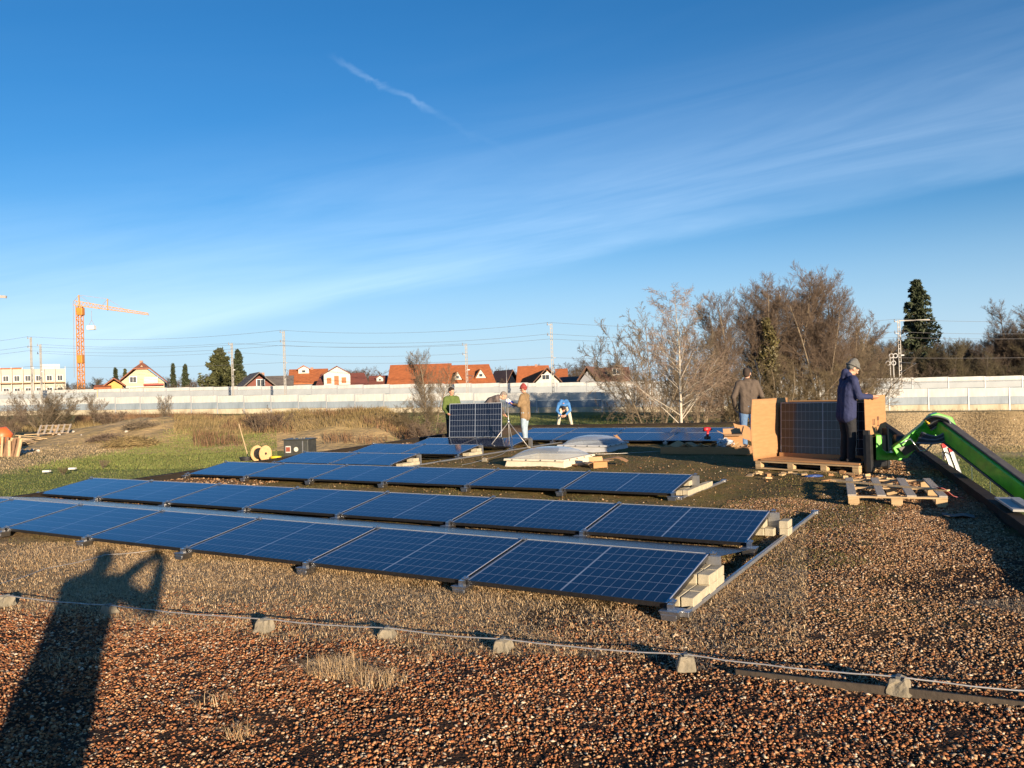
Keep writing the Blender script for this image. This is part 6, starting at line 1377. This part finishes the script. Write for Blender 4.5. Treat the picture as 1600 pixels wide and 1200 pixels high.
def mound_h(x, y):
    """rough ridge on the -x side: height above the land (numpy)"""
    px = 800 + 1260 * x / y
    ridge = np.interp(px, [-200, 30, 130, 250, 330, 470, 600, 660, 720], [0.0, 0.3, 1.0, 1.6, 1.2, 1.7, 1.7, 0.6, 0.0])
    yc = 50 - 0.06 * (x + 20); prof = np.exp(-((y - yc) / 6.0) ** 2)
    n = 0.20 * np.sin(x * 0.9 + y * 0.5) * np.sin(y * 0.8 - 0.3 * x) + 0.12 * np.sin(x * 2.1 - y * 1.3) + 0.06 * np.sin(4.3 * x + 3.1 * y)
    return np.maximum(0, ridge * prof * (1 + 0.35 * n) + 0.12 * n * prof)
def build_mound():
    xs = np.arange(-46, 2, 0.4); ys = np.arange(36, 68, 0.4); X, Y = np.meshgrid(xs, ys); Z = -1.38 - 2.2 * np.tanh(X / 98) + mound_h(X, Y) - 0.10 + RNG.normal(0, 0.02, X.shape)
    edge = np.minimum(np.minimum(X + 46, 2 - X), np.minimum(Y - 36, 68 - Y)); Z -= np.clip(1.5 - edge, 0, 1.5) * 0.2
    ny, nx = X.shape; idx = np.arange(nx * ny).reshape(ny, nx); F = np.stack([idx[:-1, :-1], idx[:-1, 1:], idx[1:, 1:], idx[1:, :-1]], -1).reshape(-1, 4)
    m = mat('earth_mound', (0.50, 0.345, 0.165), (0.27, 0.20, 0.085), 0.5, 0.95, bump=0.8, bscale=3, dist=0.15, detail=8)
    tag(np_mesh('earth_mound', np.stack([X, Y, Z], -1).reshape(-1, 3), F, m, smooth=True), kind='structure')
build_mound()
def land_z(x, y):
    und = np.where((y > 22) & (x < 8), 0.05 * np.sin(x * 0.35 + y * 0.11) + 0.05 * np.sin(y * 0.29 - x * 0.13), 0)
    return -1.38 - 2.2 * np.tanh(x / 98) + np.where((x > -46) & (x < 2) & (y > 36) & (y < 68), np.maximum(mound_h(x, y) - 0.08, und), und)
def scatter_px(px0, px1, D0, D1, n, seed, dens=None):
    g = np.random.default_rng(seed); D = g.uniform(D0, D1, n); px = g.uniform(px0, px1, n); x = (px - 800) / 1260 * D
    if dens is not None:
        k = dens(x, D, px, g); x, D = x[k], D[k]
    return np.stack([x, D, land_z(x, D) - 0.03], -1)
DRY1 = mat('dry_weed', (0.3, 0.2, 0.1), None, 0.5, 0.9, island=((0.20, 0.145, 0.06), (0.33, 0.235, 0.11), (0.15, 0.12, 0.045), (0.27, 0.20, 0.085), (0.12, 0.085, 0.045)))
DRY2 = mat('reddish_weed', (0.2, 0.1, 0.06), None, 0.5, 0.9, island=((0.20, 0.10, 0.055), (0.13, 0.075, 0.042), (0.26, 0.155, 0.08), (0.10, 0.07, 0.035)))
STRAWG = mat('pale_grass', (0.3, 0.25, 0.13), None, 0.5, 0.9, island=((0.36, 0.275, 0.14), (0.25, 0.19, 0.085), (0.17, 0.155, 0.05), (0.42, 0.33, 0.18)))
STUB = mat('stubble', (0.4, 0.3, 0.18), None, 0.5, 0.9, island=((0.46, 0.35, 0.20), (0.36, 0.265, 0.145), (0.52, 0.41, 0.25), (0.28, 0.215, 0.11)))
GREENG = mat('lawn_grass', (0.1, 0.14, 0.03), None, 0.5, 0.8, island=((0.11, 0.15, 0.03), (0.17, 0.195, 0.05), (0.135, 0.165, 0.038), (0.24, 0.21, 0.08)))
def clump(x, y, s=0.5, th=0.0): return np.sin(x * s + 1.3 * np.sin(y * s * 0.7)) * np.cos(y * s * 1.1 + x * 0.3 * s) > th
def lawn_ok(px, D, g): return D < np.interp(px, [0, 60, 160, 250, 350, 450, 560, 640], [31, 34, 39.5, 44, 50, 52, 58, 64]) + g.normal(0, 0.8, len(D))
blades('dry_weeds', scatter_px(270, 660, 45, 58, 26000, 1), 0.55, 0.35, 0.012, DRY1, 1, 'tall dry yellow brown weeds covering the mound behind the panels', 'weeds')
blades('dry_weeds', scatter_px(300, 650, 42, 52, 9000, 2, lambda x, y, px, g: clump(x, y, 0.8, 0.1)), 0.6, 0.45, 0.012, DRY2, 2, 'rusty brown dead stalks among the weeds on the mound', 'weeds')
blades('dry_grass', scatter_px(-20, 330, 44, 60, 6000, 3, lambda x, y, px, g: clump(x, y, 0.55, 0.25)), 0.22, 0.8, 0.010, STRAWG, 3, 'straw coloured tufts on the bare earth heap by the rubble', 'dry grass')
blades('dry_grass', scatter_px(-40, 400, 31, 56, 42000, 23, lambda x, y, px, g: ~lawn_ok(px, y, g) & (y < 44)), 0.10, 0.7, 0.011, STUB, 23, 'short bleached grass on the bare ground around the rubble and logs', 'dry grass')
blades('reeds', scatter_px(115, 330, 74, 80, 9000, 4), 1.1, 0.18, 0.018, DRY2, 4, 'row of reddish brown dead reeds before the noise barrier', 'reeds')
blades('reeds', scatter_px(-30, 230, 66, 76, 5000, 5), 0.7, 0.3, 0.016, DRY1, 5, 'pale dry grasses at the foot of the big bare shrubs', 'dry grass')
blades('red_weeds', scatter_px(630, 715, 38, 44, 4500, 6), 0.65, 0.3, 0.010, DRY2, 6, 'reddish dead weeds by the fruit tree beside the green jacketed person', 'weeds')
blades('dry_grass', scatter_px(900, 1150, 44, 66, 9000, 7, lambda x, y, px, g: clump(x, y, 0.6, -0.3)), 0.42, 0.5, 0.012, STRAWG, 7, 'rough pale grass around the birch and the grove', 'dry grass')
blades('dry_grass', scatter_px(1080, 1380, 50, 84, 9000, 8), 0.35, 0.6, 0.014, STRAWG, 8, 'rough grass bank under the brown grove', 'dry grass')
blades('lawn_grass', scatter_px(-40, 420, 24, 46, 60000, 9, lambda x, y, px, g: ((x * bxv.x + y * bxv.y) < SL - 0.1) & lawn_ok(px, y, g)), 0.09, 0.6, 0.009, GREENG, 9, 'mown green lawn strip beside the roof edge', 'grass')
blades('lawn_grass', scatter_px(1440, 1720, 12, 40, 60000, 10, lambda x, y, px, g: (x * bxv.x + y * bxv.y) > SR + 0.1), 0.08, 0.6, 0.008, GREENG, 10, 'green lawn below the parapet under the lifting boom', 'grass')
blades('lawn_grass', scatter_px(-40, 430, 33, 47, 45000, 19, lambda x, y, px, g: ((x * bxv.x + y * bxv.y) < SL - 0.1) & lawn_ok(px, y, g)), 0.12, 0.5, 0.014, GREENG, 19, 'rougher lawn between the mown strip and the earth bank', 'grass')
blades('lawn_grass', scatter_px(600, 1120, 36, 92, 60000, 20), 0.13, 0.5, 0.022, GREENG, 20, 'green meadow between the roof edge and the noise barrier', 'grass')
blades('field_stubble', scatter_px(1360, 1680, 36, 86, 80000, 11), 0.14, 0.5, 0.026, STUB, 11, 'pale stubble of the harvested field before the noise barrier', 'stubble')
blades('wall_foot_grass', scatter_px(500, 1650, 84, 100, 9000, 12, lambda x, y, px, g: np.abs((x - WL[0]) * (-bd.y) + (y - WL[1]) * bd.x + 0.6) < 0.8), 0.35, 0.5, 0.02, DRY1, 12, 'unmown grass strip along the foot of the noise barrier', 'grass')
def heap(label, px, py, D, r, m, seed, n=900, size=0.05, name='brushwood_heap', cat='brush heap'):
    q = px_at(px, py, D); z = float(land_z(np.array([q.x]), np.array([D]))[0]); t = thing(name, label, cat, (q.x, D, z)); g = random.Random(seed); b = MB()
    for k in range(n):
        a = g.uniform(0, 6.28); rr_ = r * math.sqrt(g.random()); h = 0.45 * r * (1 - (rr_ / r) ** 2) * g.random(); p = Vector((rr_ * math.cos(a) * 1.4, rr_ * math.sin(a), h)); d = Vector((g.gauss(0, 1), g.gauss(0, 1), g.gauss(0.2, 0.4))).normalized() * g.uniform(0.15, 0.45)
        b.tube([p - d, p + d], [0.012, 0.006], 3, cap=False)
    tag(b.build('twigs', m, t), kind='stuff')
heap('heap of cut twigs and leaves on the earth bank', 205, 694, 43, 1.0, DRY1, 3)
heap('darker flat twig heap beside the larger one', 168, 692, 45, 0.7, TW_RED, 4, 500)
heap('low grey twig heap uphill of the larger one', 222, 688, 47, 0.7, TW_GR, 5, 500)
# rubble, planks, pallet and log pile on the earth bank
rg = random.Random(31); M_STONE = mat('rubble', (0.55, 0.50, 0.44), (0.38, 0.34, 0.29), 3, 0.9, bump=0.3); M_OLDW = mat('old_planks', (0.40, 0.30, 0.20), (0.26, 0.19, 0.12), 3, 0.9)
def lz(x, y): return float(land_z(np.array([x]), np.array([y]))[0])
for k in range(26):
    px = rg.uniform(28, 62) if k < 16 else rg.uniform(60, 240); D = rg.uniform(40, 43) if k < 16 else rg.uniform(44, 54); q = px_at(px, 700, D); s = rg.uniform(0.07, 0.2)
    b = MB().box((0, 0, s * 0.3), (s, s * 0.8, s * 0.6), (rg.uniform(-.4, .4), rg.uniform(-.4, .4), rg.uniform(0, 3)), taper=(0.7, 0.8)).build('rubble_stone', M_STONE, bevel=0.01); b.location = (q.x, D, lz(q.x, D) - 0.02)
    tag(b, 'pale broken stone lying below the log pile' if k < 16 else 'pale broken stone scattered on the earth bank', 'stone', 'rubble below the log pile' if k < 16 else 'stones on the earth bank')
for k in range(20):
    px = rg.uniform(14, 72); D = 46 + (px - 14) * 0.05 + rg.uniform(-0.6, 0.6); q = px_at(px, 700, D); L = rg.uniform(0.8, 2.0)
    b = MB().box((0, 0, 0), (L, 0.14, 0.035)).build('old_plank', M_OLDW if k % 2 else mat('plank_fresh', (0.55, 0.40, 0.22), None, 3, 0.8)); b.location = (q.x, D, lz(q.x, D) + 0.08 + 0.03 * (k % 7)); b.rotation_euler = (rg.uniform(-.1, .1), rg.uniform(-.15, .15), rg.uniform(-0.5, 0.9)); tag(b, 'weathered plank in the heap of scrap timber by the log pile', 'plank', 'scrap timber planks')
q = px_at(86, 688, 49); t = pallet('old grey pallet leaning on the scrap timber heap', (q.x, 49, lz(q.x, 49) + 0.22), rad(20), 1.7, 1.2, 6, m=M_OLDW, m2=M_PAL2); t.rotation_euler.x = rad(24)
def mixer():
    q = px_at(3, 700, 40.5); t = thing('concrete_mixer', 'orange concrete mixer drum beside the log pile', 'concrete mixer', (q.x, 40.5, lz(q.x, 40.5)), 0.5)
    om = mat('mixer_orange', (0.68, 0.15, 0.04), (0.55, 0.11, 0.03), 3, 0.45); P = [(-0.05, 0, 0.55), (0.0, 0, 0.62), (0.18, 0, 0.85), (0.36, 0, 1.05), (0.52, 0, 1.22)]
    MB().tube([(-0.30, 0, 0.62), (-0.12, 0, 0.75), (0.12, 0, 0.95), (0.36, 0, 1.14)], [0.22, 0.42, 0.44, 0.26], 18).build('drum', om, t, smooth=True)
    for s in (-1, 1): MB().tube([(s * 0.35, 0.4, 0.02), (0, 0.25, 0.7)], 0.03, 6).build('leg', M_BLK, t); MB().tube([(s * 0.35, -0.4, 0.02), (0, -0.25, 0.7)], 0.03, 6).build('leg', M_BLK, t)
mixer()
for k in range(14):
    px = 2 + (k % 7) * 4.2; D = 38.2 + 0.25 * (k // 7); q = px_at(px, 715, D); b = MB().tube([(0, 0, 0), (rg.uniform(-0.1, 0.25), 0.15, rg.uniform(0.75, 1.0))], rg.uniform(0.05, 0.085), 8).build('log', mat('log_bark', (0.26, 0.15, 0.085), (0.13, 0.08, 0.05), 5, 0.9) if k % 3 else mat('log_cut', (0.50, 0.36, 0.2), (0.36, 0.25, 0.14), 6, 0.8)); b.location = (q.x, D, lz(q.x, D) - 0.03); tag(b, 'split log leaning upright in the pile under the orange mixer', 'log', 'leaning logs by the mixer')
# fence stakes on the lawn below the boom
for k in range(6):
    px = (1472, 1497, 1517, 1545, 1574, 1600)[k]; D = (24, 22, 20.5, 18.5, 17, 15.6)[k]; q = px_at(px, 700, D); zz = zg(q.x)
    b = MB().tube([(0, 0, -0.05), (0, 0, 1.05)], 0.013, 6).build('stake', mat('green_stake', (0.02, 0.06, 0.045), None, 5, 0.5)); b.location = (q.x, D, zz)
    fs_ = thing('fence_stake', f'{ORD[k]} thin green fence stake on the lawn, counted from the field edge', 'fence stake', (q.x, D, zz), group='thin fence stakes on the lawn'); b.parent = fs_; b.location = (0, 0, 0)
    MB().box((0, 0, 1.0), (0.04, 0.03, 0.05)).build('insulator', M_BLK, fs_)

# ------------------------------------------------------------------ roof cover: chips, straw, moss
def row_free(x, y):
    """False where a panel row covers the bed"""
    ok = np.ones(len(x), bool)
    for o, n, _, _ in ROWS[:3]:
        s = (x - o.x) * rxv.x + (y - o.y) * rxv.y; t = (x - o.x) * ryv.x + (y - o.y) * ryv.y
        ok &= ~((s < -0.02) & (s > -n * (PW + GAP)) & (t > 0.35) & (t < 1.9))
    return ok
def on_roof(x, y, m=0.16):
    s = x * bxv.x + y * bxv.y; t = x * byv.x + y * byv.y
    return (s > SL + m) & (s < SR - m) & (t < T1 - m)
def chips(name, px0, px1, y0, y1, n, size, m, seed, keep=None, label=None):
    g = np.random.default_rng(seed)
    y = 1 / g.uniform(1 / y1, 1 / y0, n) if False else np.sqrt(g.uniform(y0 ** 2, y1 ** 2, n)); px = g.uniform(px0, px1, n); x = (px - 800) / 1260 * y
    k = on_roof(x, y) & row_free(x, y)
    if keep is not None: k &= keep(x, y, g)
    x, y = x[k], y[k]; n = len(x); s = size * np.minimum(np.exp(g.normal(0, 0.46, n)), 2.3)
    base = np.array([[1, 0, 0], [-1, 0, 0], [0, 1, 0], [0, -1, 0], [0, 0, 1], [0, 0, -1]], float)
    sc = np.stack([s * g.uniform(0.7, 1.3, n), s * g.uniform(0.55, 1.0, n), s * g.uniform(0.32, 0.75, n)], -1)
    v = base[None] * sc[:, None, :] + g.normal(0, 0.16, (n, 6, 3)) * s[:, None, None]
    a = g.uniform(0, 2 * np.pi, n); b = g.normal(0, 0.45, n); ca, sa, cb, sb_ = np.cos(a), np.sin(a), np.cos(b), np.sin(b)
    Rz = np.zeros((n, 3, 3)); Rz[:, 0, 0] = ca; Rz[:, 0, 1] = -sa; Rz[:, 1, 0] = sa; Rz[:, 1, 1] = ca; Rz[:, 2, 2] = 1
    Rx = np.zeros((n, 3, 3)); Rx[:, 0, 0] = 1; Rx[:, 1, 1] = cb; Rx[:, 1, 2] = -sb_; Rx[:, 2, 1] = sb_; Rx[:, 2, 2] = cb
    v = np.einsum('nij,nkj->nki', Rz @ Rx, v) + np.stack([x, y, roof_h(x, y) + s * 0.25], -1)[:, None, :]
    f = np.array([[0, 2, 4], [2, 1, 4], [1, 3, 4], [3, 0, 4], [2, 0, 5], [1, 2, 5], [3, 1, 5], [0, 3, 5]])
    F = (np.arange(n)[:, None, None] * 6 + f[None]).reshape(-1, 3)
    o = np_mesh(name, v.reshape(-1, 3), F, m); tag(o, label, 'gravel', kind='stuff'); return o
M_CHIP = mat('brick_chips', (0.3, 0.15, 0.08), None, 60, 0.85, spec=0.25, island=((0.04, 0.022, 0.015), (0.30, 0.105, 0.042), (0.44, 0.20, 0.085), (0.16, 0.058, 0.028), (0.52, 0.33, 0.18), (0.36, 0.135, 0.05), (0.07, 0.038, 0.024), (0.66, 0.55, 0.41)))
M_CHIP2 = mat('brown_chips', (0.3, 0.18, 0.1), None, 60, 0.85, spec=0.25, island=((0.05, 0.030, 0.02), (0.27, 0.135, 0.06), (0.40, 0.235, 0.12), (0.14, 0.07, 0.035), (0.48, 0.33, 0.195), (0.22, 0.11, 0.05), (0.62, 0.51, 0.37)))
hx = np.array([p.x for p in HP]); hy = np.array([p.y for p in HP])
def wire_y(x): return np.interp(x, hx, hy)
def nz(x, y, s, o=0): return np.sin(x * s + o + 1.7 * np.sin(y * s * 0.6 + o)) * np.cos(y * s * 1.15 - x * s * 0.4 + o)
chips('brick_gravel', -80, 1700, 2.4, 7.2, 200000, 0.0068, M_CHIP, 41, lambda x, y, g: (y < wire_y(x) + 0.05 + 0.25 * nz(x, y, 2.0) + np.abs(g.normal(0, 0.35, len(x)))) & (g.random(len(x)) < 0.55 + 0.45 * (nz(x, y, 2.3, 1.0) + 0.6 * nz(x, y, 5.1, 3.0) > -0.45)) , 'loose red and brown brick chips on the near side of the wire')
chips('brown_gravel', 950, 1700, 4.0, 11.5, 190000, 0.0068, M_CHIP2, 42, lambda x, y, g: (y > wire_y(x) - 0.1) & ((x * rxv.x + y * rxv.y) > -3.3 + 0.5 * nz(x, y, 1.6)) & (g.random(len(x)) < 0.35 + 0.65 * (nz(x, y, 1.3, 2.0) > -0.35)), 'brown gravel chips spread past the ballast ends')
chips('straw_gravel', -80, 1150, 5.0, 9.6, 15000, 0.007, M_CHIP2, 43, lambda x, y, g: (y > wire_y(x)) & (g.random(len(x)) < 0.30 + 0.5 * (nz(x, y, 1.1) > 0.25)), 'brown chips showing through the dry straw before the first row')
chips('edge_gravel', 1180, 1600, 11.0, 20.0, 40000, 0.012, M_CHIP2, 44, lambda x, y, g: (x * bxv.x + y * bxv.y) > 0.2 + 0.4 * nz(x, y, 1.0), 'brown gravel margin along the parapet under the boom')
chips('margin_gravel', -40, 640, 11.5, 30, 28000, 0.016, M_CHIP2, 45, lambda x, y, g: (x * bxv.x + y * bxv.y) < SL + 2.6 + 0.5 * nz(x, y, 0.8), 'reddish gravel margin along the roof edge by the lawn')
chips('moss_specks', 500, 1450, 9.0, 24, 7000, 0.010, M_CHIP2, 46, None, 'scattered pale stones lying in the moss')
M_STRAW = mat('dry_straw', (0.4, 0.3, 0.17), None, 40, 0.85, island=((0.66, 0.47, 0.26), (0.50, 0.34, 0.17), (0.72, 0.56, 0.35), (0.30, 0.18, 0.085), (0.60, 0.41, 0.21)))
M_STRAW2 = mat('grey_straw', (0.3, 0.24, 0.16), None, 40, 0.85, island=((0.34, 0.27, 0.19), (0.22, 0.17, 0.12), (0.42, 0.34, 0.24), (0.15, 0.115, 0.08)))
M_MOSS = mat('moss_tuft', (0.1, 0.09, 0.03), None, 40, 0.9, island=((0.10, 0.085, 0.024), (0.17, 0.13, 0.045), (0.07, 0.065, 0.018), (0.14, 0.135, 0.032)))
def roof_pts(px0, px1, y0, y1, n, seed, keep=None):
    g = np.random.default_rng(seed); y = np.sqrt(g.uniform(y0 ** 2, y1 ** 2, n)); px = g.uniform(px0, px1, n); x = (px - 800) / 1260 * y; k = on_roof(x, y) & row_free(x, y)
    if keep is not None: k &= keep(x, y, g)
    x, y = x[k], y[k]; return np.stack([x, y, roof_h(x, y) - 0.004], -1)
blades('straw_mat', roof_pts(-80, 1250, 5.0, 9.8, 165000, 51, lambda x, y, g: (y > wire_y(x) - 0.05 - np.abs(g.normal(0, 0.12, len(x)))) & (g.random(len(x)) < 0.45 + 0.55 * (nz(x, y, 1.4, 1.0) > -0.2))), 0.040, 2.1, 0.0028, M_STRAW, 51, 'mat of dry straw between the wire and the first panel row', 'straw', curve=0.40)
blades('grey_straw_mat', roof_pts(1050, 1700, 4.2, 7.6, 60000, 52, lambda x, y, g: (y > wire_y(x) + 0.05) & (nz(x, y, 1.1, 4.0) + 0.35 * nz(x, y, 3.7) > -0.1) & (y < wire_y(x) + 2.0)), 0.030, 2.0, 0.0022, M_STRAW2, 52, 'greyish dead straw patch past the end of the first row', 'straw', curve=0.45)
blades('moss_tufts', roof_pts(560, 1420, 7.2, 25, 60000, 53, lambda x, y, g: ((x * rxv.x + y * rxv.y) > -3.2) & ((x * bxv.x + y * bxv.y) < 0.6) & (nz(x, y, 0.9, 2.0) > -0.55)), 0.035, 0.8, 0.006, M_MOSS, 53, 'olive brown moss cushions over the middle of the roof', 'moss')
blades('moss_tufts', roof_pts(960, 1420, 6.6, 11.5, 26000, 55, lambda x, y, g: ((x * rxv.x + y * rxv.y) > -3.25) & ((x * rxv.x + y * rxv.y) < -1.9 + 0.9 * nz(x, y, 1.2, 1.0)) & (nz(x, y, 1.7, 0.3) > -0.35)), 0.032, 0.9, 0.005, M_MOSS, 55, 'dark olive moss patch beside the rail and its ballast', 'moss')
blades('moss_tufts', roof_pts(-40, 900, 8.0, 15, 26000, 54, lambda x, y, g: (y > wire_y(x) + 1.6) & (nz(x, y, 1.3, 0.5) > -0.1)), 0.03, 0.8, 0.005, M_MOSS, 54, 'olive moss growing along the low edges of the panel rows', 'moss')
# single dry grass clumps in the red gravel
def tuft(px, py, n, h, seed, label, r=0.10):
    c = px_ground(px, py); g = np.random.default_rng(seed); a = g.uniform(0, 6.28, n); rr_ = r * np.sqrt(g.random(n)); pos = np.stack([rr_ * np.cos(a) * 1.5, rr_ * np.sin(a), np.zeros(n)], -1)
    t = thing('grass_clump', label, 'dry grass', (c.x, c.y, 0.0)); blades('stems', pos, h, 1.5, 0.0014, M_STRAW, seed, None, None, 0.42, t)
tuft(527, 1055, 520, 0.17, 1, 'largest dry grass clump, in the red gravel below the wire', 0.13)
tuft(590, 1070, 220, 0.14, 2, 'spreading dry grass clump beside the largest one', 0.12)
tuft(375, 1152, 60, 0.12, 3, 'thin upright dry grass clump in the red gravel', 0.05)
tuft(338, 1100, 50, 0.10, 4, 'sparse curling dry stems uphill of the thin upright clump', 0.09)
tuft(120, 1035, 90, 0.09, 5, 'flattened dry stems lying across the photographer shadow', 0.16)
tuft(190, 1000, 60, 0.08, 6, 'few dry stems in the red gravel just below the wire', 0.10)
tuft(660, 1035, 60, 0.09, 7, 'small dry grass tuft below the third wire holder', 0.07)
